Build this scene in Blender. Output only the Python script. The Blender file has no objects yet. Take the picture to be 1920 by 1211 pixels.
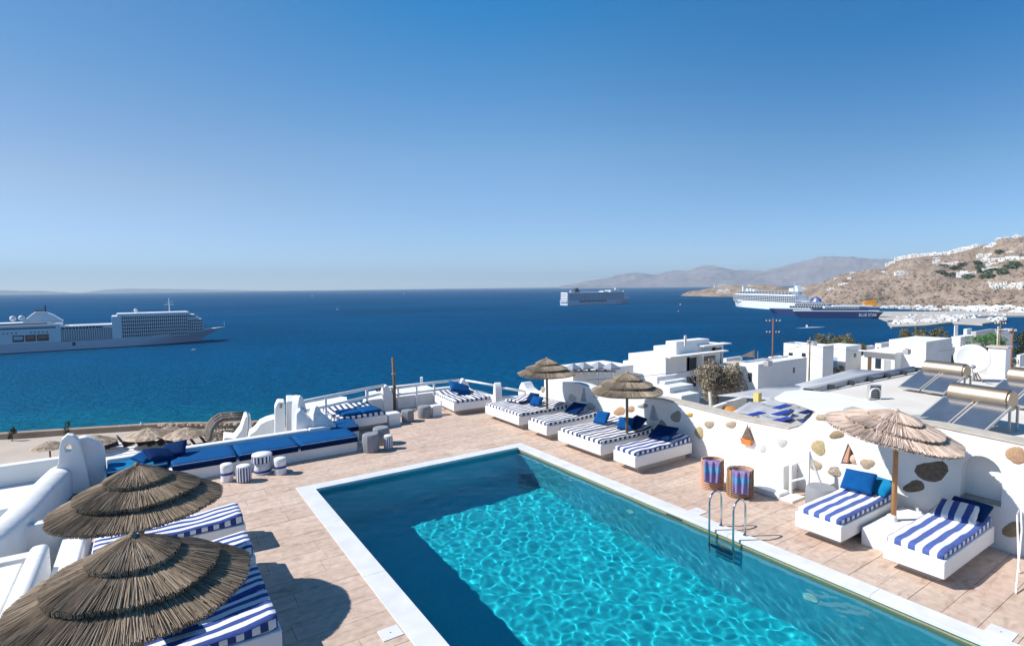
import bpy, bmesh, math, random
import numpy as np
from mathutils import Vector, Matrix, noise
random.seed(7)
sc = bpy.context.scene
R = math.radians
PI = math.pi
# ------------------------------------------------------------------ camera
F_PX = 1031.0
ROLL = math.atan(.0115); PITCH = R(3.7312); YAW = R(33.516); CAM_Z = 5.2
_h = Vector((math.sin(YAW), math.cos(YAW), 0)); _r = Vector((math.cos(YAW), -math.sin(YAW), 0)); _z = Vector((0, 0, 1))
FW = _h*math.cos(PITCH) - _z*math.sin(PITCH)
_dn = -_z*math.cos(PITCH) - _h*math.sin(PITCH)
RT = _r*math.cos(ROLL) + _dn*math.sin(ROLL)
DN = -_r*math.sin(ROLL) + _dn*math.cos(ROLL)
cam = bpy.data.cameras.new('camera'); cam_o = bpy.data.objects.new('camera', cam); sc.collection.objects.link(cam_o)
M = Matrix.Identity(4)
for i in range(3):
    M[i][0] = RT[i]; M[i][1] = -DN[i]; M[i][2] = -FW[i]
M[2][3] = CAM_Z
cam_o.matrix_world = M
cam.sensor_width = 36; cam.lens = F_PX/1920*36; cam.clip_start = .05; cam.clip_end = 200000
sc.camera = cam_o
CAM = Vector((0, 0, CAM_Z))
# ------------------------------------------------------------------ world, sun, exposure
SUN_EL = R(43.5); SX, SY = .858, -.514
world = bpy.data.worlds.new('World'); sc.world = world; world.use_nodes = True
wn = world.node_tree; bg = wn.nodes['Background']
sky = wn.nodes.new('ShaderNodeTexSky'); sky.sky_type = 'NISHITA'; sky.sun_disc = False
sky.sun_elevation = SUN_EL; sky.sun_rotation = math.atan2(-SX, -SY)
sky.altitude = 2500; sky.air_density = 1; sky.dust_density = 0; sky.ozone_density = 6
tcw = wn.nodes.new('ShaderNodeTexCoord'); sepw = wn.nodes.new('ShaderNodeSeparateXYZ'); wn.links.new(tcw.outputs['Generated'], sepw.inputs[0])
def wramp(stops):
    r = wn.nodes.new('ShaderNodeValToRGB'); wn.links.new(sepw.outputs['Z'], r.inputs[0])
    e = r.color_ramp.elements
    while len(e) < len(stops): e.new(.5)
    for k, (p, c) in enumerate(stops): e[k].position = p; e[k].color = (c[0]/3, c[1]/3, c[2]/3, 1)
    return r
LO = [(0, (1.22, 1.12, 1.12)), (.04, (1.1, 1.06, 1.09))]
ramps = [wramp(LO+[(.16, (1.35, 1.1, .92)), (.34, (.78, 1.08, 1.05)), (.8, (.4, .9, 1.1))]),
         wramp(LO+[(.222, (1.2, 1.36, 1.24)), (.44, (.12, 1.2, 1.42)), (.8, (.2, 1.0, 1.2))]),
         wramp([(0, (.92, 1.0, 1.1)), (.04, (.84, .94, 1.04)), (.173, (.66, .91, .92)), (.353, (.0, .79, 1.07)), (.8, (.2, .8, 1.1))])]
dotn = wn.nodes.new('ShaderNodeVectorMath'); dotn.operation = 'DOT_PRODUCT'; wn.links.new(tcw.outputs['Generated'], dotn.inputs[0]); dotn.inputs[1].default_value = _r
cur = ramps[0].outputs[0]
for lo_, hi_, rp in ((-.68, .0, ramps[1]), (.0, .68, ramps[2])):
    mr = wn.nodes.new('ShaderNodeMapRange'); mr.interpolation_type = 'SMOOTHSTEP'; mr.inputs[1].default_value = lo_; mr.inputs[2].default_value = hi_; wn.links.new(dotn.outputs['Value'], mr.inputs[0])
    mxr = wn.nodes.new('ShaderNodeMix'); mxr.data_type = 'RGBA'; wn.links.new(mr.outputs[0], mxr.inputs[0]); wn.links.new(cur, mxr.inputs[6]); wn.links.new(rp.outputs[0], mxr.inputs[7]); cur = mxr.outputs[2]
mul = wn.nodes.new('ShaderNodeMix'); mul.data_type = 'RGBA'; mul.blend_type = 'MULTIPLY'; mul.inputs[0].default_value = 1; mul.clamp_result = False
wn.links.new(sky.outputs[0], mul.inputs[6]); wn.links.new(mxr.outputs[2], mul.inputs[7]); wn.links.new(mul.outputs[2], bg.inputs[0])
bg.inputs[1].default_value = .1*3
sun = bpy.data.lights.new('sun', 'SUN'); sun.energy = 4.6; sun.angle = R(.5); sun.color = (1, .96, .9)
sun_o = bpy.data.objects.new('sun', sun); sc.collection.objects.link(sun_o)
sun_o.rotation_euler = Vector((SX*math.cos(SUN_EL), SY*math.cos(SUN_EL), -math.sin(SUN_EL))).to_track_quat('-Z', 'Y').to_euler()
sun.cycles.is_caustics_light = True
vs = sc.view_settings; vs.view_transform = 'Standard'; vs.look = 'None'; vs.exposure = .42; vs.gamma = 1
sc.cycles.use_denoising = True; sc.cycles.max_bounces = 8; sc.cycles.transparent_max_bounces = 8; sc.cycles.volume_bounces = 0
sc.cycles.sample_clamp_indirect = 6

# ------------------------------------------------------------------ pixel helpers (photo pixels, 1920 wide -> a point in the world)
def ray(px, py): return RT*(px-960) + DN*(py-605.5) + FW*F_PX
def at(px, py, z=0.):
    d = ray(px, py); return CAM + d*((z-CAM_Z)/d.z)
def onx(px, py, x):
    d = ray(px, py); return CAM + d*(x/d.x)
def ony(px, py, y):
    d = ray(px, py); return CAM + d*(y/d.y)
def far(px, rng, z):
    d = ray(px, 540); d.z = 0; d.normalize(); return Vector((d.x*rng, d.y*rng, z))
def proj(p):
    v = Vector(p)-CAM; f = v.dot(FW); return 960+v.dot(RT)/f*F_PX, 605.5+v.dot(DN)/f*F_PX
def solve(fn, target, a, b):
    fa = fn(a)-target
    for _ in range(50):
        m = (a+b)/2; fm = fn(m)-target
        if (fa < 0) == (fm < 0): a, fa = m, fm
        else: b = m
    return (a+b)/2
SEA = -40.

# ------------------------------------------------------------------ materials
MATS = {}
class NT:
    def __init__(s, m): s.m = m; s.t = m.node_tree; s.b = m.node_tree.nodes.get('Principled BSDF')
    def n(s, ty, **k):
        o = s.t.nodes.new(ty)
        for a, v in k.items():
            if a[0] == '_': o.inputs[int(a[1:])].default_value = v
            else: setattr(o, a, v)
        return o
    def l(s, a, b): s.t.links.new(a, b)
def mat(name, col=(.8, .8, .8), rough=.6, metal=0, noise_=None, bump=None, vary=0, island=0, coord='pos', spec=None):
    """noise_=(scale, amount, colour2), bump=(scale, strength, dist), vary: per-object value spread, island: per-piece spread"""
    if name in MATS: return MATS[name]
    m = bpy.data.materials.new(name); m.use_nodes = True; g = NT(m); b = g.b
    b.inputs['Roughness'].default_value = rough; b.inputs['Metallic'].default_value = metal
    if spec is not None: b.inputs['Specular IOR Level'].default_value = spec
    b.inputs['Base Color'].default_value = (*col, 1)
    geo = g.n('ShaderNodeNewGeometry'); tc = g.n('ShaderNodeTexCoord')
    P = geo.outputs['Position'] if coord == 'pos' else tc.outputs['Object']
    out = None
    if noise_:
        t = g.n('ShaderNodeTexNoise', _2=noise_[0], _3=6.0); g.l(P, t.inputs[0])
        mx = g.n('ShaderNodeMix', data_type='RGBA'); mx.inputs[6].default_value = (*col, 1); mx.inputs[7].default_value = (*noise_[2], 1)
        mp = g.n('ShaderNodeMapRange'); mp.inputs[1].default_value = .38; mp.inputs[2].default_value = .68; mp.inputs[4].default_value = noise_[1]
        g.l(t.outputs[0], mp.inputs[0]); g.l(mp.outputs[0], mx.inputs[0]); out = mx.outputs[2]
    if vary or island:
        hsv = g.n('ShaderNodeHueSaturation')
        if out: g.l(out, hsv.inputs['Color'])
        else: hsv.inputs['Color'].default_value = (*col, 1)
        oi = g.n('ShaderNodeObjectInfo')
        a = g.n('ShaderNodeMapRange'); a.inputs[3].default_value = 1-max(vary, island); a.inputs[4].default_value = 1+max(vary, island)
        g.l(oi.outputs['Random'] if vary else geo.outputs['Random Per Island'], a.inputs[0]); g.l(a.outputs[0], hsv.inputs['Value']); out = hsv.outputs[0]
    if out: g.l(out, b.inputs['Base Color'])
    if bump:
        t = g.n('ShaderNodeTexNoise', _2=bump[0], _3=5.0); g.l(P, t.inputs[0])
        bp = g.n('ShaderNodeBump'); bp.inputs['Strength'].default_value = bump[1]; bp.inputs['Distance'].default_value = bump[2]
        g.l(t.outputs[0], bp.inputs['Height']); g.l(bp.outputs[0], b.inputs['Normal'])
    MATS[name] = m; return m
white = mat('white_plaster', (.80, .80, .79), .75, noise_=(1.6, .55, (.68, .665, .63)), bump=(5, .45, .03))
white2 = mat('white_render', (.80, .80, .785), .7, noise_=(.5, .5, (.68, .66, .61)), bump=(5, .2, .02))
whitep = mat('white_paint', (.82, .82, .81), .5, noise_=(3, .25, (.74, .73, .7)))
capm = mat('beige_stone_cap', (.56, .50, .42), .8, noise_=(4, .8, (.44, .39, .32)), bump=(20, .4, .01))
grey = mat('grey_canvas', (.26, .27, .29), .8, noise_=(6, .4, (.22, .23, .25)), bump=(60, .08, .002))
blue = mat('blue_canvas', (.002, .072, .225), .9, spec=.12, noise_=(3, .4, (.004, .10, .29)), bump=(9, .35, .02))
navy = mat('navy_canvas', (.003, .014, .06), .9, spec=.1, bump=(9, .3, .02))
cyan = mat('cyan_canvas', (.004, .16, .34), .9, spec=.12, noise_=(3, .4, (.02, .28, .52)), bump=(9, .3, .02))
pblue = mat('pillow_blue', (.003, .07, .24), .9, spec=.12, noise_=(6, .5, (.006, .10, .31)), bump=(12, .4, .015))
pdark = mat('pillow_navy', (.002, .022, .09), .9, spec=.1, noise_=(6, .5, (.003, .035, .13)), bump=(12, .4, .015))
steel = mat('polished_steel', (.55, .56, .57), .18, 1)
dsteel = mat('brushed_steel', (.50, .40, .30), .48, 1, noise_=(2, .6, (.42, .32, .24)))
wood = mat('weathered_wood', (.16, .10, .065), .8, noise_=(9, .8, (.27, .19, .13)), bump=(30, .5, .01), vary=.12)
woodl = mat('honey_wood', (.50, .24, .09), .6, noise_=(3, .7, (.40, .18, .07)), bump=(20, .3, .01), vary=.1)
greyw = mat('grey_boards', (.17, .155, .16), .85, noise_=(7, .7, (.25, .23, .23)), bump=(25, .5, .01), vary=.12)
dark = mat('dark_metal', (.03, .03, .035), .5)
glass = mat('dark_glazing', (.02, .035, .05), .08, spec=.8)
gold = mat('yellow_curtain', (.45, .27, .03), .8)
sand = mat('sand', (.52, .44, .365), .95, noise_=(.25, .8, (.42, .345, .275)), bump=(3, .4, .05))
terr = mat('white_terrace', (.72, .70, .66), .85, noise_=(.35, .8, (.56, .50, .43)), bump=(6, .3, .03))
earth = mat('dry_earth', (.30, .22, .155), .95, noise_=(.12, .9, (.15, .13, .08)), bump=(1.5, .5, .2))
marble = mat('white_marble', (.74, .74, .73), .45, noise_=(2.5, .6, (.60, .60, .60)), bump=(25, .15, .006))
metalg = mat('galvanised_frame', (.52, .51, .49), .5, .4)
pink = mat('coral_stone', (.60, .33, .22), .8, noise_=(8, .6, (.45, .26, .18)), bump=(30, .4, .01))
orange = mat('orange_paint', (.62, .20, .035), .55, noise_=(12, .5, (.48, .14, .03)))
brown = mat('brown_sail', (.16, .10, .07), .8, noise_=(14, .6, (.24, .16, .11)))
shade = mat('grey_sailcloth', (.42, .43, .45), .85, noise_=(1.2, .4, (.36, .37, .40)))
blue2 = mat('cobalt_strip', (.015, .045, .30), .6)
bark = mat('bark', (.10, .075, .05), .9, bump=(20, .6, .02))

def stripes(name, period, duty, c1, c2, axis):
    m = bpy.data.materials.new(name); m.use_nodes = True; g = NT(m)
    tc = g.n('ShaderNodeTexCoord'); sp = g.n('ShaderNodeSeparateXYZ'); g.l(tc.outputs['Object'], sp.inputs[0])
    nz = g.n('ShaderNodeTexNoise', _2=3.0); g.l(tc.outputs['Object'], nz.inputs[0])
    wob = g.n('ShaderNodeMath', operation='MULTIPLY_ADD'); wob.inputs[1].default_value = period*.16; g.l(nz.outputs[0], wob.inputs[0]); g.l(sp.outputs[axis], wob.inputs[2])
    d = g.n('ShaderNodeMath', operation='DIVIDE'); d.inputs[1].default_value = period; g.l(wob.outputs[0], d.inputs[0])
    fr = g.n('ShaderNodeMath', operation='FRACT'); g.l(d.outputs[0], fr.inputs[0])
    gt = g.n('ShaderNodeMath', operation='LESS_THAN'); gt.inputs[1].default_value = duty; g.l(fr.outputs[0], gt.inputs[0])
    mx = g.n('ShaderNodeMix', data_type='RGBA'); mx.inputs[6].default_value = (*c2, 1); mx.inputs[7].default_value = (*c1, 1); g.l(gt.outputs[0], mx.inputs[0])
    n2 = g.n('ShaderNodeTexNoise', _2=140.0); g.l(tc.outputs['Object'], n2.inputs[0])
    mm = g.n('ShaderNodeMapRange'); mm.inputs[3].default_value = .86; mm.inputs[4].default_value = 1.12; g.l(n2.outputs[0], mm.inputs[0])
    hs = g.n('ShaderNodeHueSaturation'); g.l(mx.outputs[2], hs.inputs['Color']); g.l(mm.outputs[0], hs.inputs['Value'])
    g.l(hs.outputs[0], g.b.inputs['Base Color']); g.b.inputs['Roughness'].default_value = .85
    b1 = g.n('ShaderNodeTexNoise', _2=7.0, _3=4.0); g.l(tc.outputs['Object'], b1.inputs[0])
    bp = g.n('ShaderNodeBump'); bp.inputs['Strength'].default_value = .6; bp.inputs['Distance'].default_value = .03; g.l(b1.outputs[0], bp.inputs['Height']); g.l(bp.outputs[0], g.b.inputs['Normal'])
    return m
WF = (.74, .74, .73)
ST = {}
for nm, c in (('light', (.075, .125, .38)), ('royal', (.028, .065, .27)), ('navy', (.025, .035, .12))):
    ST[nm] = (stripes('stripe_%s_along' % nm, .215, {'light': .5, 'royal': .48, 'navy': .42}[nm], c, WF, 1), stripes('stripe_%s_across' % nm, .2, .5, tuple(v*.75 for v in c), WF, 0))

# ------------------------------------------------------------------ mesh builder
class MB:
    def __init__(s): s.v = []; s.f = []; s.m = []; s.mi = 0
    def add(s, vs, fs, mi=None):
        o = len(s.v); s.v += [tuple(p) for p in vs]; s.f += [tuple(i+o for i in f) for f in fs]; s.m += [s.mi if mi is None else mi]*len(fs); return s
    def box(s, x0, x1, y0, y1, z0, z1, mi=None, T=None):
        vs = [Vector((x, y, z)) for x in (x0, x1) for y in (y0, y1) for z in (z0, z1)]
        if T: vs = [T @ p for p in vs]
        return s.add(vs, [(0, 1, 3, 2), (4, 6, 7, 5), (0, 4, 5, 1), (2, 3, 7, 6), (0, 2, 6, 4), (1, 5, 7, 3)], mi)
    def prism(s, poly, a0, a1, fn=lambda p, a: (p[0], p[1], a), mi=None):
        n = len(poly); vs = [fn(p, a0) for p in poly]+[fn(p, a1) for p in poly]
        ar = sum(poly[i][0]*poly[(i+1) % n][1]-poly[(i+1) % n][0]*poly[i][1] for i in range(n))
        fs = [tuple(range(n))[::-1], tuple(range(n, 2*n))]+[(i, (i+1) % n, n+(i+1) % n, n+i) for i in range(n)]
        return s.add(vs, fs, mi)
    def tube(s, path, r, n=8, mi=None, r1=None, cap=True):
        P = [Vector(p) for p in path]; k = len(P); vs = []; up = None
        for i, p in enumerate(P):
            d = (P[min(i+1, k-1)]-P[max(i-1, 0)]).normalized()
            if up is None: up = d.orthogonal().normalized()
            up = (up-d*up.dot(d)).normalized(); w = d.cross(up); rr = r if r1 is None else r+(r1-r)*i/(k-1)
            vs += [p+(up*math.cos(2*PI*j/n)+w*math.sin(2*PI*j/n))*rr for j in range(n)]
        fs = [(i*n+j, i*n+(j+1) % n, (i+1)*n+(j+1) % n, (i+1)*n+j) for i in range(k-1) for j in range(n)]
        if cap: fs += [tuple(range(n))[::-1], tuple((k-1)*n+j for j in range(n))]
        return s.add(vs, fs, mi)
    def lathe(s, prof, n=24, c=(0, 0, 0), mi=None, sx=1, sy=1):
        vs = [(c[0]+r*sx*math.cos(2*PI*j/n), c[1]+r*sy*math.sin(2*PI*j/n), c[2]+z) for r, z in prof for j in range(n)]
        k = len(prof); fs = [(i*n+j, i*n+(j+1) % n, (i+1)*n+(j+1) % n, (i+1)*n+j) for i in range(k-1) for j in range(n)]
        fs += [tuple(range(n))[::-1], tuple((k-1)*n+j for j in range(n))]
        return s.add(vs, fs, mi)
    def ball(s, c, r, n=10, sz=1):
        pr = [(r*math.cos(a), r*sz*math.sin(a)) for a in [(-PI/2+.05)+(PI-.1)*i/(n-1) for i in range(n)]]
        return s.lathe(pr, n+4, c)
    def build(s, name, m=None, parent=None, smooth=False, world_=True, bevel=0, seg=2, fix=True):
        me = bpy.data.meshes.new(name); vs = s.v
        if parent is not None and world_:
            inv = mw(parent).inverted(); vs = [tuple(inv @ Vector(p)) for p in vs]
        me.from_pydata(vs, [], s.f)
        ms = m if isinstance(m, (list, tuple)) else [m]
        for q in ms: me.materials.append(q)
        if len(ms) > 1:
            for p, i in zip(me.polygons, s.m): p.material_index = i
        if fix:
            b = bmesh.new(); b.from_mesh(me); bmesh.ops.recalc_face_normals(b, faces=b.faces); b.to_mesh(me); b.free()
        if smooth: me.shade_smooth()
        o = bpy.data.objects.new(name, me); sc.collection.objects.link(o)
        if parent is not None: o.parent = parent
        if bevel:
            bv = o.modifiers.new('bevel', 'BEVEL'); bv.width = bevel; bv.segments = seg; bv.limit_method = 'ANGLE'; bv.angle_limit = R(35)
            me.shade_smooth()
            bv.harden_normals = True
        return o
def mw(o):
    m = Matrix.LocRotScale(o.location, o.rotation_euler, o.scale)
    return mw(o.parent) @ m if o.parent else m
def tag(o, label=None, cat=None, group=None, kind=None):
    if label: o['label'] = label
    if cat: o['category'] = cat
    if group: o['group'] = group
    if kind: o['kind'] = kind
    return o
def thing(name, label, cat, loc=(0, 0, 0), rz=0, group=None, rot=None):
    o = bpy.data.objects.new(name, None); sc.collection.objects.link(o); o.location = loc
    o.rotation_euler = rot if rot else (0, 0, rz); o.empty_display_size = .2
    return tag(o, label, cat, group)
def link(name, me, parent, loc=(0, 0, 0), rot=(0, 0, 0), scale=(1, 1, 1)):
    o = bpy.data.objects.new(name, me); sc.collection.objects.link(o); o.parent = parent; o.location = loc; o.rotation_euler = rot; o.scale = scale; return o
def copy_tree(o, parent=None):
    c = o.copy(); sc.collection.objects.link(c)
    if parent: c.parent = parent
    for ch in list(o.children): copy_tree(ch, c)
    return c
def rbox(l, w, h, r, n=8, fn=None, mats=None, name='cushion', parent=None, side=False, loc=(0, 0, 0), rot=(0, 0, 0), nz=None, nw=None):
    """rounded cushion box centred at the origin in x,y and standing on z=0"""
    mb = MB(); idx = {}; H3 = (l/2, w/2, h/2); nx, ny, nzz = n, (nw or n), (nz or max(3, n//3))
    def vtx(i, j, k):
        if (i, j, k) in idx: return idx[i, j, k]
        p = [(-1+2*i/nx)*H3[0], (-1+2*j/ny)*H3[1], (-1+2*k/nzz)*H3[2]]
        q = [max(-H3[a]+r, min(H3[a]-r, p[a])) if H3[a] > r else 0 for a in range(3)]
        d = Vector([p[a]-q[a] for a in range(3)])
        if d.length > 1e-9: d = d.normalized()*min(r, *(H3)) if d.length > 0 else d
        v = Vector(q)+d; v.z += h/2
        if fn: v = Vector(fn(v))
        idx[i, j, k] = len(mb.v); mb.v.append(tuple(v)); return idx[i, j, k]
    for i in range(nx):
        for j in range(ny):
            for k, fl in ((0, 1), (nzz, 0)):
                f = [vtx(i, j, k), vtx(i+1, j, k), vtx(i+1, j+1, k), vtx(i, j+1, k)]; mb.f.append(tuple(f[::-1] if fl else f)); mb.m.append(0)
    for k in range(nzz):
        for i in range(nx):
            for j, fl in ((0, 0), (ny, 1)):
                f = [vtx(i, j, k), vtx(i+1, j, k), vtx(i+1, j, k+1), vtx(i, j, k+1)]; mb.f.append(tuple(f[::-1] if fl else f)); mb.m.append(1 if side and 0 < k < nzz-1 or (side and nzz < 4) else 0)
        for j in range(ny):
            for i, fl in ((0, 1), (nx, 0)):
                f = [vtx(i, j, k), vtx(i, j+1, k), vtx(i, j+1, k+1), vtx(i, j, k+1)]; mb.f.append(tuple(f[::-1] if fl else f)); mb.m.append(0)
    o = mb.build(name, mats, parent, True, False, fix=False); o.location = loc; o.rotation_euler = rot
    return o
def struct(mb, name, m, **k): return tag(mb.build(name, m, **k), kind='structure')
UNIT = {}
def unit(m):
    if m.name not in UNIT:
        me = bpy.data.meshes.new('slab'); b = bmesh.new(); bmesh.ops.create_cube(b, size=1); bmesh.ops.translate(b, verts=b.verts, vec=(.5, .5, -.5)); b.to_mesh(me); b.free(); me.materials.append(m); UNIT[m.name] = me
    return UNIT[m.name]
# ================================================================== DECK AND POOL
PX0, PX1, PY0, PY1 = 3.41, 9.85, -1.0, 14.58
OX0, OX1, OY1 = 3.02, 10.18, 14.93
DECK = [(-1.2, -3), (13.6, -3), (13.6, 19.6), (12.75, 20.2), (12.35, 22.4), (8.2, 22.4), (4.3, 19.8), (4.2, 19.1), (-1.2, 18.9)]
grout = mat('paving_joint', (.24, .175, .135), .95)
deck = MB()
deck.prism([(-1.2, -3), (OX0, -3), (OX0, OY1), (-1.2, OY1)], -.5, -.014)
deck.prism([(OX1, -3), (13.6, -3), (13.6, OY1), (OX1, OY1)], -.5, -.014)
deck.prism([(-1.2, OY1), (13.6, OY1), (13.6, 19.6), (12.75, 20.2), (12.35, 22.4), (8.2, 22.4), (4.3, 19.8), (4.2, 19.1), (-1.2, 18.9)], -.5, -.014)
deck_o = struct(deck, 'pool_deck', grout)
# stone for the paving: pinkish stamped stone with cracks and blotches
def paving_mat():
    m = bpy.data.materials.new('paving_stone'); m.use_nodes = True; g = NT(m)
    geo = g.n('ShaderNodeNewGeometry'); P = geo.outputs['Position']
    oi = g.n('ShaderNodeObjectInfo')
    n1 = g.n('ShaderNodeTexNoise', _2=.8, _3=6.0); g.l(P, n1.inputs[0])
    n2 = g.n('ShaderNodeTexNoise', _2=7.0, _3=8.0); g.l(P, n2.inputs[0])
    st = g.n('ShaderNodeVectorMath', operation='MULTIPLY'); st.inputs[1].default_value = (1.6, 4.5, 1); g.l(P, st.inputs[0])
    n3 = g.n('ShaderNodeTexNoise', _2=1.6, _3=7.0); n3.inputs['Distortion'].default_value = .6; g.l(st.outputs[0], n3.inputs[0])
    r1 = g.n('ShaderNodeValToRGB'); g.l(n1.outputs[0], r1.inputs[0]); e = r1.color_ramp.elements
    e[0].position = .3; e[0].color = (.555, .40, .31, 1); e[1].position = .7; e[1].color = (.625, .49, .395, 1)
    r3 = g.n('ShaderNodeValToRGB'); g.l(n3.outputs[0], r3.inputs[0]); e = r3.color_ramp.elements
    e[0].position = .30; e[0].color = (.42, .32, .26, 1); e[1].position = .48; e[1].color = (1, 1, 1, 1)
    mx = g.n('ShaderNodeMix', data_type='RGBA', blend_type='MULTIPLY'); mx.inputs[0].default_value = .38; g.l(r1.outputs[0], mx.inputs[6]); g.l(r3.outputs[0], mx.inputs[7])
    r2 = g.n('ShaderNodeMapRange'); r2.inputs[1].default_value = .3; r2.inputs[2].default_value = .7; r2.inputs[3].default_value = .84; r2.inputs[4].default_value = 1.1; g.l(n2.outputs[0], r2.inputs[0])
    rv = g.n('ShaderNodeMapRange'); rv.inputs[3].default_value = .93; rv.inputs[4].default_value = 1.05; g.l(oi.outputs['Random'], rv.inputs[0])
    mu = g.n('ShaderNodeMath', operation='MULTIPLY'); g.l(r2.outputs[0], mu.inputs[0]); g.l(rv.outputs[0], mu.inputs[1])
    vo = g.n('ShaderNodeTexVoronoi', feature='DISTANCE_TO_EDGE'); vo.inputs['Scale'].default_value = 2.3
    dn = g.n('ShaderNodeMix', data_type='VECTOR'); dn.inputs[0].default_value = .35; g.l(P, dn.inputs[4]); g.l(n2.outputs[1], dn.inputs[5]); g.l(dn.outputs[1], vo.inputs[0])
    ck = g.n('ShaderNodeMapRange'); ck.inputs[1].default_value = 0; ck.inputs[2].default_value = .012; ck.inputs[3].default_value = .62; g.l(vo.outputs[0], ck.inputs[0])
    msk = g.n('ShaderNodeMapRange'); msk.inputs[1].default_value = .5; msk.inputs[2].default_value = .56; g.l(n1.outputs[0], msk.inputs[0])
    ck2 = g.n('ShaderNodeMix'); ck2.inputs[2].default_value = 1; g.l(msk.outputs[0], ck2.inputs[0]); g.l(ck.outputs[0], ck2.inputs[3])
    mu2 = g.n('ShaderNodeMath', operation='MULTIPLY'); g.l(mu.outputs[0], mu2.inputs[0]); g.l(ck2.outputs[0], mu2.inputs[1])
    hs = g.n('ShaderNodeHueSaturation'); g.l(mx.outputs[2], hs.inputs['Color']); g.l(mu2.outputs[0], hs.inputs['Value']); g.l(hs.outputs[0], g.b.inputs['Base Color'])
    g.b.inputs['Roughness'].default_value = .85
    ad = g.n('ShaderNodeMath', operation='ADD'); g.l(n2.outputs[0], ad.inputs[0]); g.l(n3.outputs[0], ad.inputs[1])
    bp = g.n('ShaderNodeBump'); bp.inputs['Strength'].default_value = .5; bp.inputs['Distance'].default_value = .012; g.l(ad.outputs[0], bp.inputs['Height']); g.l(bp.outputs[0], g.b.inputs['Normal'])
    return m
pav = paving_mat()
def scan(y, poly):
    xs = []
    for i in range(len(poly)):
        (a, b), (c, d) = poly[i], poly[(i+1) % len(poly)]
        if (b <= y < d) or (d <= y < b): xs.append(a+(c-a)*(y-b)/(d-b))
    return sorted(xs)
slabs = []
y = .5; ch = .46
rs = random.Random(5)
while y < 22.3:
    y1 = min(y+ch, 22.35)
    if y < OY1-.001 < y1: y1 = OY1
    a = scan(y+.005, DECK); b = scan(y1-.005, DECK)
    if len(a) >= 2 and len(b) >= 2:
        lo, hi = max(a[0], b[0]), min(a[-1], b[-1])
        iv = [(lo, OX0), (OX1, hi)] if y < OY1-.02 else [(lo, hi)]
        for s0, s1 in iv:
            x = s0; first = rs.uniform(.35, 1.5)
            while x < s1-.02:
                L = first if first else rs.choice([1.05, 1.35, 1.6, 1.9]); first = None
                e = min(x+L, s1)
                if s1-e < .3: e = s1
                slabs.append((x, e, y, y1)); x = e
    y = y1
slabs.sort(key=lambda q: math.hypot((q[0]+q[1])/2-2, (q[2]+q[3])/2-2)+(40 if (q[3] < 6.4 and q[1] < 4) or (q[3] < 2.2 and q[0] > 9) else 0))
um = unit(pav); J = .004
for (a, b, c, d) in slabs[:300]:
    link('paving_slab', um, deck_o, (a+J, c+J, rs.uniform(-.002, .0015)), (rs.uniform(-.0008, .0008), rs.uniform(-.0008, .0008), rs.uniform(-.0012, .0012)), (b-a-2*J, d-c-2*J, .02))
rest = MB()
for (a, b, c, d) in slabs[300:]: rest.box(a+J, b-J, c+J, d-J, -.022, rs.uniform(-.002, .0015))
if slabs[300:]: tag(rest.build('paving', pav, deck_o), kind='stuff')
# coping
pool = tag(thing('swimming_pool', 'rectangular turquoise swimming pool with white marble edge in the middle of the deck', 'swimming pool', (6.6, 7, 0)))
def cop_pieces(x0, x1, y0, y1, along):
    L = (y1-y0) if along == 'y' else (x1-x0); n = max(1, round(L/2.9)); s = L/n
    for i in range(n):
        m = MB()
        if along == 'y': m.box(x0, x1, y0+i*s+.0015, y0+(i+1)*s-.0015, -.05, .016)
        else: m.box(x0+i*s+.0015, x0+(i+1)*s-.0015, y0, y1, -.05, .016)
        m.build('coping_stone', marble, pool, bevel=.006)
cop_pieces(OX0, PX0+.03, PY0-.3, OY1, 'y'); cop_pieces(PX1-.03, OX1, PY0-.3, OY1, 'y'); cop_pieces(PX0+.032, PX1-.032, PY1-.03, OY1, 'x')
def tilemat(name, col, col2, ts=.025, gro=(.02, .2, .25)):
    m = bpy.data.materials.new(name); m.use_nodes = True; g = NT(m)
    geo = g.n('ShaderNodeNewGeometry'); n1 = g.n('ShaderNodeTexNoise', _2=1.2, _3=5.0); g.l(geo.outputs['Position'], n1.inputs[0])
    wnz = g.n('ShaderNodeTexWhiteNoise'); sn = g.n('ShaderNodeVectorMath', operation='SNAP'); sn.inputs[1].default_value = (ts, ts, ts); g.l(geo.outputs['Position'], sn.inputs[0]); g.l(sn.outputs[0], wnz.inputs[0])
    mx = g.n('ShaderNodeMix', data_type='RGBA'); mx.inputs[6].default_value = (*col, 1); mx.inputs[7].default_value = (*col2, 1)
    mp = g.n('ShaderNodeMath', operation='MULTIPLY_ADD'); mp.inputs[1].default_value = .5; g.l(wnz.outputs[0], mp.inputs[0]); mp2 = g.n('ShaderNodeMath', operation='MULTIPLY'); mp2.inputs[1].default_value = .5; g.l(n1.outputs[0], mp2.inputs[0]); g.l(mp2.outputs[0], mp.inputs[2])
    g.l(mp.outputs[0], mx.inputs[0]); g.l(mx.outputs[2], g.b.inputs['Base Color']); g.b.inputs['Roughness'].default_value = .5; g.b.inputs['Specular IOR Level'].default_value = .1
    return m
tile = tilemat('pool_mosaic', (.003, .40, .50), (.03, .52, .585))
tilew = tilemat('pool_wall_mosaic', (.03, .38, .50), (.10, .48, .58))
band = tilemat('waterline_mosaic', (.30, .27, .15), (.42, .40, .26), .02)
D = -2.45; BZ = -.26
pf = [MB().box(PX0-.2, PX1+.2, PY0-.2, PY1+.2, D-.1, D).build('pool_floor', tile, pool)]
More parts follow.
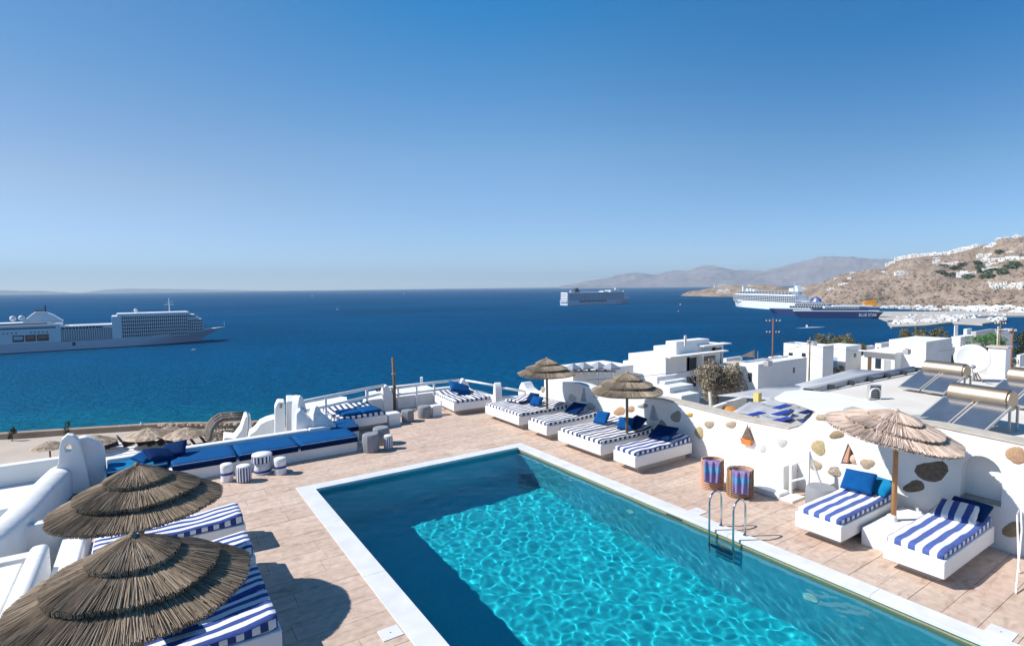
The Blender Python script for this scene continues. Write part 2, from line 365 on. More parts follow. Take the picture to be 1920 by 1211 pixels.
for a in ((PX0-.2, PX0, PY0-.2, PY1+.2), (PX1, PX1+.2, PY0-.2, PY1+.2), (PX0, PX1, PY1, PY1+.2), (PX0, PX1, PY0-.2, PY0)):
    pf.append(MB().box(*a, D+.002, BZ).build('pool_wall', tilew, pool)); pf.append(MB().box(*a, BZ+.002, -.052).build('tile_band', band if a[0] > 9 else tilew, pool))
# wall light and skimmer slots on the right wall
pf.append(MB().tube([(PX1-.02, 5.1, -1.0), (PX1+.03, 5.1, -1.0)], .14, 20).build('pool_light', mat('lamp_lens', (.55, .75, .68), .3), pool))
pf.append(MB().tube([(PX1-.02, 9.6, -.95), (PX1+.03, 9.6, -.95)], .12, 20).build('pool_light', mat('lamp_lens'), pool))
MB().box(PX1-.012, PX1+.03, 8.0, 8.45, -.13, -.09).build('skimmer_slot', dark, pool)
for o in pf: o.cycles.is_caustics_receiver = True
step = .021
nx, ny = int((PX1-PX0)/step), int((PY1-PY0)/step)
X, Y = np.meshgrid(np.linspace(PX0, PX1, nx), np.linspace(PY0, PY1, ny)); rng = np.random.RandomState(3); Z = np.zeros_like(X)
for i in range(110):
    lam = rng.choice([rng.uniform(.13, .26), rng.uniform(.26, .55), rng.uniform(.6, 1.4)], p=[.55, .33, .12]); a = rng.normal(.6, 1.1); k = 2*PI/lam
    Z += (.076 if lam < .6 else .045)/k**2*rng.uniform(.5, 1)*np.sin(k*(X*math.cos(a)+Y*math.sin(a))+rng.uniform(0, 6.28))
idx = np.arange(nx*ny).reshape(ny, nx)
fq = np.stack([idx[:-1, :-1], idx[:-1, 1:], idx[1:, 1:], idx[1:, :-1]], -1).reshape(-1, 4)
me = bpy.data.meshes.new('pool_water'); me.from_pydata(np.stack([X, Y, Z-.11], -1).reshape(-1, 3).tolist(), [], fq.tolist()); me.shade_smooth()
wmt = bpy.data.materials.new('pool_water'); wmt.use_nodes = True; n = wmt.node_tree; n.nodes.clear()
g1 = n.nodes.new('ShaderNodeBsdfGlass'); g1.inputs['IOR'].default_value = 1.33; g1.inputs['Roughness'].default_value = 0; g1.inputs['Color'].default_value = (.86, .99, 1, 1)
oo = n.nodes.new('ShaderNodeOutputMaterial'); n.links.new(g1.outputs[0], oo.inputs[0]); me.materials.append(wmt)
wo = bpy.data.objects.new('pool_water', me); sc.collection.objects.link(wo); wo.cycles.is_caustics_caster = True
tag(wo, kind='structure')
# overflow plates set into the deck
for k, (a, b, c, d, lab) in enumerate([(9.93, 10.17, 0, 0, ''), ]): pass
for (x0, x1, y0, y1, lab) in ((10.2, 10.5, 7.8, 8.12, 'square white marble plate beside the pool edge near the ladder'), (2.68, 3.0, 7.57, 7.86, 'square white marble plate beside the left pool edge'), (10.2, 10.5, 2.4, 2.72, 'square white marble plate at the bottom right corner of the deck')):
    t = thing('skimmer_cover', lab, 'skimmer cover', (x0, y0, 0), group='skimmer covers in the deck')
    MB().box(x0, x1, y0, y1, .001, .012).build('plate', marble, t, bevel=.004)
    MB().lathe([(.01, .0), (.01, .003)], 10, ((x0+x1)/2, (y0+y1)/2, .0121)).build('lift_hole', dark, t)
# ladder
lad = thing('pool_ladder', 'steel pool ladder with two arched handrails at the right pool edge', 'ladder', (9.8, 7, 0))
for yy in (7.17, 6.6):
    pth = [(10.1, yy, .01), (10.1, yy, .62)]+[(9.9+.2*math.cos(a), yy, .62+.2*math.sin(a)) for a in [PI*i/10 for i in range(1, 10)]]+[(9.7, yy, .62), (9.7, yy, -.9)]
    MB().tube(pth, .021, 10).build('handrail', steel, lad, True)
    MB().lathe([(.045, 0), (.045, .012), (.025, .02)], 14, (10.1, yy, .017)).build('foot_plate', steel, lad)
for k, z in enumerate((-.28, -.52, -.76)):
    MB().box(9.66, 9.76, 6.6, 7.17, z-.015, z+.015).build('rung', dark if k % 2 else steel, lad, bevel=.005)

# ================================================================== RIGHT GARDEN WALL
WX = 13.6
prof = [(-3, 2.3), (1.5, 2.16), (3.17, 2.12), (4.51, 2.18), (5.71, 2.13), (6.4, 2.2), (6.75, 2.2), (7.02, 2.06), (7.2, 1.85), (7.41, 1.6), (7.69, 1.47), (8.89, 1.44), (9.92, 1.47), (10.87, 1.51), (11.91, 1.53), (13, 1.46), (14.92, 1.36), (15.4, 1.44), (15.8, 1.48), (16.22, 1.48), (17.0, 1.42), (17.81, 1.28), (18.2, 1.0), (18.6, .78), (19.14, .68), (19.5, .8), (19.68, 1.0), (19.85, 1.0), (20.0, .8), (20.1, .5)]
w = MB().prism([(-3, -.6)]+prof+[(20.1, -.6)], WX, WX+.45, lambda p, a: (a, p[0], p[1]))
gw = thing('garden_wall', 'long white plaster wall studded with stones behind the right row of sun beds', 'wall', (WX, 8, 0))
wall = w.build('plaster_body', white, gw)
def P2(px, py): p = onx(px, py, WX); return (p.y, p.z)
def cutter(poly, depth):
    return MB().prism(poly, WX-.1, WX+depth, lambda p, a: (a, p[0], p[1])).build('cutter', capm)
niches = [[P2(1217, 787), P2(1235, 789), P2(1233, 780), P2(1226, 760), P2(1222, 759)], [P2(1088, 752), P2(1100, 754), P2(1096, 728), P2(1094, 727)], [P2(1576, 869), P2(1607, 873), P2(1600, 850), P2(1590, 831)]]
n4 = [(4.1, .84), (3.46, .84)]+[(3.78+.32*math.cos(a), 1.46+.28*math.sin(a)) for a in [PI*(1-i/10)+PI for i in range(0)]]
arch = [(3.46, .84), (4.1, .84), (4.1, 1.4)]+[(3.78+.32*math.cos(a), 1.4+.36*math.sin(a)) for a in [PI*i/10 for i in range(1, 10)]]+[(3.46, 1.4)]
dg = bpy.context.evaluated_depsgraph_get
cuts = [cutter(p, .22) for p in niches]+[cutter(arch, .3)]
for i, c in enumerate(cuts):
    c.parent = None
    md = wall.modifiers.new('cut', 'BOOLEAN'); md.object = c; md.operation = 'DIFFERENCE'; md.solver = 'EXACT'
bpy.context.view_layer.update()
nm = bpy.data.meshes.new_from_object(wall.evaluated_get(dg())); wall.modifiers.clear(); wall.data = nm
for c in cuts: bpy.data.objects.remove(c)
bv = wall.modifiers.new('bevel', 'BEVEL'); bv.width = .035; bv.segments = 3; bv.limit_method = 'ANGLE'; bv.angle_limit = R(40); nm.shade_smooth(); bv.harden_normals = True
# beige capping strips
def cap(ya, yb):
    pts = [q for q in prof if ya-1e-6 <= q[0] <= yb+1e-6]
    m = MB(); vs = []
    for (yy, zz) in pts: vs += [(WX-.015, yy, zz+.004), (WX+.48, yy, zz+.004), (WX+.48, yy, zz+.045), (WX-.015, yy, zz+.045)]
    k = len(pts); m.add(vs, [(4*i+j, 4*i+(j+1) % 4, 4*i+4+(j+1) % 4, 4*i+4+j) for i in range(k-1) for j in range(4)]+[(0, 1, 2, 3), tuple(4*k-4+j for j in (3, 2, 1, 0))])
    m.build('wall_capping', capm, gw, bevel=.01)
cap(7.69, 14.92); cap(-3, 6.4)
# niche sill tiles and the pink stones in the triangular niche
for a in ((3.47, 3.775), (3.785, 4.09)):
    MB().box(WX+.01, WX+.29, *a, .842, .862).build('sill_tile', mat('slate_tile', (.30, .30, .28), .7, noise_=(5, .6, (.22, .22, .2)), vary=.15), gw)
p1, p2, p3 = P2(1578, 866), P2(1591, 834), P2(1588, 868)
MB().prism([p1, p2, (p2[0]-.03, p2[1]-.08), p3], WX+.02, WX+.16, lambda p, a: (a, p[0], p[1])).build('niche_stone', pink, gw, bevel=.012)
q = P2(1597, 862); m_ = MB(); m_.ball((WX+.13, q[0], q[1]), .105, 8, 1.15); m_.build('niche_stone', mat('peach_stone', (.66, .47, .36), .8, noise_=(8, .6, (.55, .38, .28))), gw, True)
# embedded stones
def cm(nm, c, sc_=22, c2=None, am=.8): return mat(nm, c, .85, noise_=(sc_, am, c2 or tuple(v*.6 for v in c)), bump=(30, .5, .012))
SC = dict(g=cm('stone_grey_green', (.34, .34, .26)), t=cm('stone_tan', (.48, .38, .26)), s=cm('stone_sandy', (.52, .41, .22), 30), o=cm('stone_ochre', (.62, .36, .07), 14), d=cm('stone_dark', (.17, .135, .10), 14, (.09, .072, .055)), b=cm('stone_brown', (.36, .26, .15), 20), l=cm('stone_pale', (.56, .55, .50), 40, (.36, .36, .32)), k=cm('stone_pebbly', (.50, .42, .34), 26, (.16, .12, .09), 1), c=cm('stone_coral', (.52, .32, .19), 40))
stones = [(1206, 761, 9, 4, 'g'), (1268, 781, 9, 11, 'g'), (1199, 797, 8, 9, 'g'), (1242, 796, 7, 8, 'g'), (1293, 778, 6, 4, 'o'), (1330, 796, 8, 8, 't'), (1311, 811, 9, 10, 's'), (1371, 796, 9, 7, 't'), (1367, 836, 11, 6, 'l'), (1344, 844, 6, 5, 't'), (1429, 842, 8, 8, 'l'), (1467, 830, 8, 9, 'l'), (1445, 879, 8, 8, 's'), (1489, 882, 7, 5, 'o'), (1535, 839, 14, 13, 's'), (1529, 872, 11, 10, 't'), (1565, 884, 13, 9, 'k'), (1543, 783, 14, 6, 't'), (1569, 815, 14, 7, 'b'), (1626, 869, 12, 10, 't'), (1748, 883, 27, 21, 'd'), (1714, 912, 19, 11, 'd'), (1905, 853, 20, 15, 'c'), (1898, 993, 17, 15, 'b'), (1162, 771, 10, 8, 'c'), (1182, 767, 8, 6, 'c'), (1073, 746, 7, 7, 'l'), (1107, 762, 8, 7, 'l'), (1018, 730, 4, 5, 't'), (1118, 740, 6, 6, 'l')]
for i, (px, py, a, b, c) in enumerate(stones):
    r_ = random.Random(i+40); N = 14; ring = []
    if py > 1000 or px > 1930: continue
    ph = r_.uniform(0, 6); pts = []
    for j in range(N):
        th = 2*PI*j/N; rr = 1+.13*math.sin(2*th+ph)+.10*math.sin(3*th+ph*2)+r_.uniform(-.05, .05); pts.append((math.cos(th)*rr*a, math.sin(th)*rr*b))
    vs = []
    for sc2, dep in ((1.04, .0), (.98, -.009), (.82, -.015), (.4, -.018)):
        for (u, v) in pts:
            yy, zz = P2(px+u*sc2, py+v*sc2); vs.append((WX+dep+r_.uniform(-.003, .003)*(dep < 0), yy, zz))
    yy, zz = P2(px, py); vs.append((WX-.04, yy, zz))
    fs = [(k*N+j, k*N+(j+1) % N, (k+1)*N+(j+1) % N, (k+1)*N+j) for k in range(3) for j in range(N)]+[(3*N+j, 3*N+(j+1) % N, 4*N) for j in range(N)]
    MB().add(vs, fs).build('embedded_stone', SC[c], gw, c != 'd')
# sailing boat ornament
sb = thing('boat_ornament', 'small wooden sailing boat with orange hull and brown sail fixed to the wall', 'ornament', (WX, 8.8, .9))
c0 = P2(1388, 822); c1 = P2(1413, 830); c2 = P2(1412, 822)
y0, z0 = P2(1387, 820); y1, z1 = P2(1416, 825); yb0, zb0 = P2(1394, 831); yb1, zb1 = P2(1411, 835)
m = MB(); vs = []
for d in (0, 1):
    for (a, b) in ((y0, z0), (y1, z1), (yb1, zb1), (yb0, zb0)):
        vs.append((WX-.005 if d == 0 else WX-.10, (a+ (yb0+yb1)/2*.0), b))
vs[5] = (WX-.14, y1+.04, z1); vs[4] = (WX-.06, y0-.05, z0)
m.add(vs, [(0, 1, 2, 3), (4, 7, 6, 5), (0, 4, 5, 1), (1, 5, 6, 2), (2, 6, 7, 3), (3, 7, 4, 0)]); m.build('hull', orange, sb, bevel=.012)
ta = P2(1404, 797); tb = P2(1393, 820); tc_ = P2(1414, 824)
MB().prism([ta, tb, tc_], WX-.075, WX-.045, lambda p, a: (a, p[0], p[1])).build('sail', brown, sb, bevel=.008)
MB().tube([(WX-.06, ta[0], ta[1]+.04), (WX-.06, ta[0]-.01, z0-.02)], .009, 6).build('mast', woodl, sb)
# white ledge in front of the wall, gate rail beyond it
lg = thing('masonry_bench', 'long low white masonry bench built against the wall behind the towel baskets', 'bench', (13.1, 8.8, 0))
MB().box(12.98, WX+.02, 7.45, 9.6, -.01, .68).build('bench_block', whitep, lg, bevel=.03, seg=3)
MB().box(12.55, 12.977, 7.3, 8.9, -.01, .12).build('bench_step', whitep, lg, bevel=.02)
rl = thing('white_rail', 'white painted timber handrail frame beside the grey pouf by the wall', 'rail', (13.2, 7.0, 0))
for (a, b) in ((13.0, 7.28), (13.0, 6.86)):
    MB().box(a-.03, a+.03, b-.03, b+.03, 0, 1.22 if b < 7 else .78).build('post', whitep, rl, bevel=.006)
MB().tube([(13.0, 7.28, .76), (13.0, 6.86, 1.05)], .025, 6).build('top_rail', whitep, rl)
MB().tube([(13.0, 7.28, .36), (13.0, 6.86, .58)], .025, 6).build('middle_rail', whitep, rl)
MB().tube([(13.0, 6.86, 1.2), (13.3, 6.55, .02)], .03, 6).build('brace', whitep, rl)
MB().box(12.55, 13.1, 6.98, 7.29, -.01, .05).build('base_slab', whitep, rl, bevel=.01)
# rope stand at the far right
rp = thing('rope_frame', 'thin white rope frame standing on the deck at the right edge', 'rope frame', (13.0, 2.9, 0))
MB().tube([(13.1, 3.05, 1.1), (13.2, 3.12, .9), (12.75, 2.95, .01)], .014, 6).build('rope', whitep, rp)
MB().tube([(13.1, 3.05, 1.1), (13.0, 3.0, .7), (11.85, 2.77, .01)], .014, 6).build('rope', whitep, rp)

# ================================================================== SUN BEDS
def bed(cx, cy, L, W, rz, label, style='navy', n=1, z0=.18, zt=.5, group='striped sun beds round the pool', plinth=True, hump=.10, wave=.011):
    t = thing('sun_bed', label, 'sun bed', (cx, cy, 0), rz, group)
    MB().box(-L/2, L/2, -W/2, W/2, z0, zt).build('bed_base', whitep, t, world_=False, bevel=.022, seg=3)
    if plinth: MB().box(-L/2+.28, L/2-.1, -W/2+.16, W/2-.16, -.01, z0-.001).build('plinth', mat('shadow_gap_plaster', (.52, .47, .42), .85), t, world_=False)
    w_ = (W-.05)/n
    for k in range(n):
        ph = random.uniform(0, 9)
        def fn(v, L=L, ph=ph):
            s = (v.x/(L/2)+1)/2; z = v.z+hump*max(0, (s-.62)/.38)**1.6*(v.z/.12)
            z += wave*math.sin(v.x*9+ph)*math.sin(v.y*5+ph)*(v.z/.12); return (v.x, v.y, z)
        o = rbox(L-.06, w_-.015, .125, .045, 24, fn, ST[style], 'mattress', t, True, (0, -W/2+.025+w_*(k+.5), zt-.012), nz=6, nw=8)
    return t
HP = R(180)
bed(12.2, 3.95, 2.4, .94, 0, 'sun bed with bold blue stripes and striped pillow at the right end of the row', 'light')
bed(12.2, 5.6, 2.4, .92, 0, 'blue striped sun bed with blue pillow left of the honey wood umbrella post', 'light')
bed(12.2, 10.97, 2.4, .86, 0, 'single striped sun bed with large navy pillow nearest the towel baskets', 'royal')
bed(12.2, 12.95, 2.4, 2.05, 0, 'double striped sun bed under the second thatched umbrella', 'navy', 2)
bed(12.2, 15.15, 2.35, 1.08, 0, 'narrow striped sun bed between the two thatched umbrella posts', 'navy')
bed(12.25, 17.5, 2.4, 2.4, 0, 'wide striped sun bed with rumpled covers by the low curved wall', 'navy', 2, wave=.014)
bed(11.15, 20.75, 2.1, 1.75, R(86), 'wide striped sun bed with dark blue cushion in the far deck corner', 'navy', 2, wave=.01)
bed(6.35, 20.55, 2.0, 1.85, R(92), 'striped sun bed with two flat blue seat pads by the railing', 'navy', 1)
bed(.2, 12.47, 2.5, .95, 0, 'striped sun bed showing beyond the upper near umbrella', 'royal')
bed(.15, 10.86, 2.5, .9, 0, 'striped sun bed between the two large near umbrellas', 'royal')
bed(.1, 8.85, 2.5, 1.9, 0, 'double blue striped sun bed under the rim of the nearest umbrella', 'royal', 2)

def pillow(name, x, y, z, l, w, h, rot, label, m, cat='pillow', group='pillows on the sun beds'):
    def fn(v):
        u, q = abs(v.x)/(l/2), abs(v.y)/(w/2); k = (1-u**3.2)*(1-q**3.2); zz = (v.z-h/2)*(.16+.84*max(0, k)**.45)
        e = 1-.05*(1-q**2)*u-.05*(1-u**2)*q; return (v.x*e, v.y*e, zz+.008*math.sin(v.x*11+v.y*7))
    o = rbox(l, w, h, .02, 14, fn, m if isinstance(m, (list, tuple)) else [m, m], name, None, False, (x, y, z), rot, nz=3, nw=14)
    return tag(o, label, cat, group)
pillow('pillow', 12.98, 3.95, .74, .55, .66, .17, (0, R(-22), R(4)), 'striped blue and white pillow on the rightmost sun bed', ST['royal'])
pillow('pillow', 13.2, 3.84, .78, .45, .66, .15, (0, R(-30), R(-6)), 'dark blue pillow half behind the striped pillow on the rightmost bed', pdark)
pillow('pillow', 12.85, 5.68, .86, .52, .62, .16, (0, R(-42), R(8)), 'plain blue pillow leaning up on the sun bed left of the wooden post', pblue)
pillow('pillow', 13.12, 5.38, .78, .46, .5, .14, (0, R(-35), R(-12)), 'teal pillow peeping out behind the plain blue pillow', cyan)
pillow('pillow', 12.72, 11.05, .80, .62, .72, .16, (0, R(-26), R(10)), 'large navy pillow on the single bed nearest the baskets', pdark)
pillow('pillow', 12.45, 13.45, .83, .46, .5, .16, (0, R(-48), R(14)), 'bright blue pillow propped on the left half of the double bed', pblue)
pillow('pillow', 12.6, 12.5, .80, .45, .5, .16, (0, R(-44), R(30)), 'bright blue pillow on the right half of the double bed', pblue)
pillow('pillow', 12.95, 12.35, .82, .5, .6, .18, (0, R(-38), R(-14)), 'navy pillow heaped beside the umbrella post on the double bed', pdark)
pillow('pillow', 12.75, 15.15, .80, .6, .66, .15, (0, R(-30), R(6)), 'navy pillow on the narrow bed between the umbrella posts', pdark)
pillow('pillow', 12.35, 17.0, .80, .42, .46, .16, (0, R(-40), R(24)), 'mid blue pillow on the wide bed by the curved wall', pblue)
pillow('pillow', 12.5, 17.45, .84, .42, .5, .16, (0, R(-50), R(10)), 'navy pillow behind the mid blue one by the curved wall', pdark)
pillow('pillow', 11.15, 21.0, .84, .8, .95, .26, (R(20), R(-18), R(70)), 'big teal blue cushion slumped on the far corner bed', blue)
for k, (x, lab) in enumerate(((6.0, 'left flat blue seat pad lying across the bed by the railing'), (6.75, 'right flat blue seat pad lying across the bed by the railing'))):
    tag(rbox(.72, .9, .12, .05, 8, None, [blue, blue], 'seat_pad', None, False, (x, 20.1, .60), (0, 0, R(3)), nz=4), lab, 'seat pad', 'blue seat pads on the bed by the railing')
pillow('pillow', .1, 8.5, .72, .5, .5, .15, (0, R(10), R(10)), 'dark blue pillow on the double bed below the nearest umbrella', pdark)

# rumpled blanket with backrest wedge on the wide bed
def fnb(v): return (v.x, v.y+.04*math.sin(v.x*6), v.z+.05*math.sin(v.x*7)*math.cos(v.y*4)+.25*max(0, v.x-.15)**1.2)
tag(rbox(1.1, .8, .09, .04, 20, fnb, ST['navy'], 'folded_cover', None, False, (12.4, 18.1, .64), (0, 0, R(12)), nz=4, nw=14), 'rumpled striped cover thrown over the wide bed', 'cover')
# masonry block with umbrella post
ub = thing('umbrella_block', 'low white masonry block holding the honey wood umbrella post', 'block', (12.4, 4.9, 0))
MB().box(11.66, 13.45, 4.58, 5.08, -.01, .35).build('block_body', whitep, ub, bevel=.03, seg=3)
MB().lathe([(.10, 0), (.09, .09), (.06, .12)], 14, (12.5, 4.88, .351)).build('post_collar', whitep, ub)

# ================================================================== THATCHED UMBRELLAS
def thatchmat(name, c1, c2, c3):
    m = bpy.data.materials.new(name); m.use_nodes = True; g = NT(m)
    geo = g.n('ShaderNodeNewGeometry'); tc = g.n('ShaderNodeTexCoord')
    r = g.n('ShaderNodeValToRGB'); g.l(geo.outputs['Random Per Island'], r.inputs[0]); e = r.color_ramp.elements
    e[0].position = 0; e[0].color = (*[v*.6 for v in c1], 1); e[1].position = 1; e[1].color = (*c3, 1)
    a = e.new(.35); a.color = (*c1, 1); b_ = e.new(.75); b_.color = (*c2, 1)
    n1 = g.n('ShaderNodeTexNoise', _2=2.2, _3=4.0); g.l(tc.outputs['Object'], n1.inputs[0])
    mr_ = g.n('ShaderNodeMapRange'); mr_.inputs[1].default_value = .3; mr_.inputs[2].default_value = .7; mr_.inputs[3].default_value = .7; mr_.inputs[4].default_value = 1.25; g.l(n1.outputs[0], mr_.inputs[0])
    hs = g.n('ShaderNodeHueSaturation'); g.l(r.outputs[0], hs.inputs['Color']); g.l(mr_.outputs[0], hs.inputs['Value']); g.l(hs.outputs[0], g.b.inputs['Base Color'])
    g.b.inputs['Roughness'].default_value = .8; g.b.inputs['Specular IOR Level'].default_value = .25
    n2 = g.n('ShaderNodeTexNoise', _2=60.0); g.l(tc.outputs['Object'], n2.inputs[0]); bp = g.n('ShaderNodeBump'); bp.inputs['Strength'].default_value = .4; bp.inputs['Distance'].default_value = .004; g.l(n2.outputs[0], bp.inputs['Height']); g.l(bp.outputs[0], g.b.inputs['Normal'])
    return m
TH = dict(near=thatchmat('thatch_weathered', (.235, .172, .115), (.32, .238, .162), (.43, .34, .245)), tan=thatchmat('thatch_tan', (.29, .225, .16), (.39, .31, .225), (.5, .42, .32)), pale=thatchmat('thatch_pale', (.52, .385, .30), (.63, .49, .40), (.70, .58, .49)), beach=thatchmat('thatch_beach', (.46, .35, .25), (.56, .44, .33), (.62, .51, .4)))
def umbrella(x, y, label, kind, rad=1.15, z0=0., top=2.52, seed=1, post=None, tilt=(0, 0, 0), dens=1.0, pr=.045, group='thatched umbrellas on the pool deck', wid=.0125, flat=1.):
    rr = random.Random(seed); t = thing('thatched_umbrella', label, 'umbrella', (x, y, z0), group=group)
    MB().tube([(0, 0, 0), (.012, .0, (top-z0)*.5), (0, 0, top-z0-.12)], pr, 12, r1=pr*.85).build('pole', post or wood, t, True, False)
    hub = thing('canopy_hub', None, None, (0, 0, top-z0)); hub.parent = t; hub.rotation_euler = tilt
    del_ = hub
    s = rad/1.15
    tiers = [(.0, .45, .0, -.20), (.25, .83, -.215, -.395), (.55, 1.15, -.405, -.60)]
    Tm = Matrix.Translation((0, 0, top-z0)) @ Matrix.Rotation(tilt[0], 4, 'X') @ Matrix.Rotation(tilt[1], 4, 'Y')
    bpy.data.objects.remove(hub)
    for ti, (ra, rb, za, zb) in enumerate(tiers):
        ra *= s; rb *= s; za *= s*flat; zb *= s*flat; mb = MB()
        def surf(r, th):
            u = (r-ra)/(rb-ra); zz = za+(zb-za)*(u*.8+.2*u*u)
            return r*(1+.012*math.sin(5*th+seed)+.008*math.sin(11*th)), zz+.010*math.sin(3*th+seed*2)
        N = 48  # under-cone
        vs = []
        for q in (.03, .5, .96):
            r = ra+(rb-ra)*q
            for j in range(N):
                th = 2*PI*j/N; r2, z2 = surf(r, th); vs.append((r2*math.cos(th), r2*math.sin(th), z2-.014))
        for j in range(N):
            th = 2*PI*j/N; r2, z2 = surf(ra+(rb-ra)*.9, th); vs.append((r2*math.cos(th), r2*math.sin(th), z2-.075))
        mb.add(vs, [(k*N+j, k*N+(j+1) % N, (k+1)*N+(j+1) % N, (k+1)*N+j) for k in range(3) for j in range(N)])
        for lay in range(3):
            cnt = int(2*PI*rb/wid*(1.0 if lay else 1.3)*dens)
            if lay == 2: cnt = int(cnt*.65)
            for i in range(cnt):
                th = 2*PI*(i+rr.random())/cnt; sk = rr.uniform(-.035, .035)
                a0 = max(.012, ra-.02) if (lay != 2) else ra+(rb-ra)*rr.uniform(.1, .6)
                if lay == 1 and ti == 0: a0 = rb*rr.uniform(.05, .5)
                b0 = rb*(1+rr.uniform(-.022, .016))
                if lay == 2: b0 = min(b0, a0+(rb-ra)*rr.uniform(.35, .8))
                wd = wid*rr.uniform(.6, 1.3)*s; up = .004*lay+rr.uniform(-.004, .006)-(.02 if lay == 0 and ti == 9 else 0)
                row = []
                for q in (0, .5, 1):
                    r = a0+(b0-a0)*q; an = th+sk*(q-.5)/max(r, .15); r2, z2 = surf(r, an); z2 += up-(.006 if q == 1 else 0)*rr.random()*2
                    ww = wd*min(1, max(.25, r/(rb*.55)))/2*(1 if q < 1 else .7); c, s_ = math.cos(an), math.sin(an)
                    row += [(r2*c-s_*ww, r2*s_+c*ww, z2), (r2*c, r2*s_, z2+ww*.75), (r2*c+s_*ww, r2*s_-c*ww, z2)]
                mb.add(row, [(0, 3, 4, 1), (1, 4, 5, 2), (3, 6, 7, 4), (4, 7, 8, 5)])
            # thickness skirt at the rim
        for i in range(int(2*PI*rb/wid*2.6*dens)):
            th = rr.uniform(0, 2*PI); dep = rr.uniform(.03, .06)*s; r2, z2 = surf(rb*(1-rr.uniform(0, .02)), th); ww = wid*.3*s; c, s_ = math.cos(th), math.sin(th)
            r3 = r2-.07*s
            mb.add([(r2*c-s_*ww, r2*s_+c*ww, z2+.002-dep*.2), (r2*c+s_*ww, r2*s_-c*ww, z2+.002-dep*.2), (r2*c+s_*ww, r2*s_-c*ww, z2-dep), (r2*c-s_*ww, r2*s_+c*ww, z2-dep), (r3*c-s_*ww, r3*s_+c*ww, z2-dep+.02), (r3*c+s_*ww, r3*s_-c*ww, z2-dep+.02)], [(0, 1, 2, 3), (3, 2, 5, 4)])
        mb.v = [tuple(Tm @ Vector(p)) for p in mb.v]
        mb.build('thatch_tier', TH[kind], t, False, False, fix=False)
    tp = MB().lathe([(.05*s, -.02), (.035*s, .02), (.012, .045)], 10); tp.v = [tuple(Tm @ Vector(p)) for p in tp.v]; tp.build('crown_tuft', TH[kind], t, False, False)
    return t
umbrella(-.25, 7.25, 'nearest large weathered thatched umbrella in the bottom left corner', 'near', seed=1, top=2.52)
umbrella(-.25, 10.22, 'upper of the two large weathered thatched umbrellas at the left', 'near', seed=2, top=2.52)
umbrella(12.4, 16.4, 'tan thatched umbrella farthest away in the right row', 'tan', seed=3, top=2.52, rad=1.09, dens=.8, wid=.013)
umbrella(12.3, 12.15, 'tan thatched umbrella shading the double bed in the right row', 'tan', seed=4, top=2.52, rad=1.10, dens=.8, wid=.013)
umbrella(12.53, 4.86, 'pale tilted thatched umbrella on a honey coloured wooden post', 'pale', seed=5, z0=.36, top=2.62, rad=1.2, post=woodl, tilt=(R(9), R(3), 0), pr=.05, wid=.03, flat=.72)
# ================================================================== BENCH AND SEATING AT THE BACK
bn = thing('corner_bench', 'long white masonry bench with blue cushions along the back edge of the deck', 'bench', (2.8, 17.8, 0))
MB().box(.28, 5.42, 17.25, 18.55, -.01, .37).build('bench_base', white, bn, bevel=.03)
MB().box(-1.15, .279, 17.6, 18.55, -.01, .37).build('bench_base', white, bn, bevel=.03)
MB().box(4.95, 5.9, 18.552, 19.7, -.01, .36).build('bench_base', white, bn, bevel=.03)
MB().box(-1.15, 4.25, 18.56, 18.86, -.01, .60).build('bench_back', white, bn, bevel=.05, seg=3)
MB().prism([(4.26, 18.56), (4.94, 18.56), (4.94, 19.3), (4.5, 19.7), (4.26, 19.7)], -.01, .62).build('bench_back', white, bn, bevel=.04, seg=3)
def cush(x0, x1, y0, y1, z, lab, m=blue, h=.15):
    o = rbox(x1-x0, y1-y0, h, .045, 14, lambda v: (v.x, v.y, v.z+.006*math.sin(v.x*5)*math.sin(v.y*6)), [m, m], 'bench_cushion', None, False, ((x0+x1)/2, (y0+y1)/2, z), nz=4, nw=8)
    tag(o, lab, 'cushion', 'blue cushions on the back bench')
    skirt = MB().box(x0+.02, x1-.02, y0-.012, y0+.04, z-.055, z+.07); s = skirt.build('cushion_skirt', navy, None); s.parent = o; s.location = -o.location
    p = MB().tube([(x0+.03, y0+.004, z+h-.03), (x1-.03, y0+.004, z+h-.03)], .007, 5).build('piping', whitep, None); p.parent = o; p.location = -o.location
    return o
cush(.34, 1.93, 17.22, 18.5, .375, 'left blue bench cushion nearest the dark blue pillows')
cush(1.97, 3.62, 17.22, 18.5, .375, 'middle blue bench cushion behind the striped stools')
cush(3.66, 5.44, 17.22, 18.5, .375, 'right blue bench cushion ending at the bench corner')
cush(4.98, 5.9, 18.54, 19.05, .375, 'short blue cushion on the bench return in front of the far bed')
cush(4.98, 5.95, 19.1, 19.62, .375, 'folded blue cushion at the very end of the bench return', blue, .17)
cush(-1.1, .28, 17.6, 18.5, .375, 'bright cyan blue cushion on the bench behind the upper umbrella', cyan)
pillow('pillow', .1, 18.0, .66, .7, .62, .2, (R(20), R(12), R(20)), 'dark blue floor pillow tilted at the left end of the bench', pdark)
pillow('pillow', .45, 18.25, .68, .62, .6, .2, (R(28), R(-10), R(-14)), 'second dark blue pillow against the bench back', pdark)
pillow('pillow', -.25, 18.15, .62, .5, .5, .16, (R(15), R(-8), R(40)), 'small navy pillow showing above the cyan cushion', pblue)
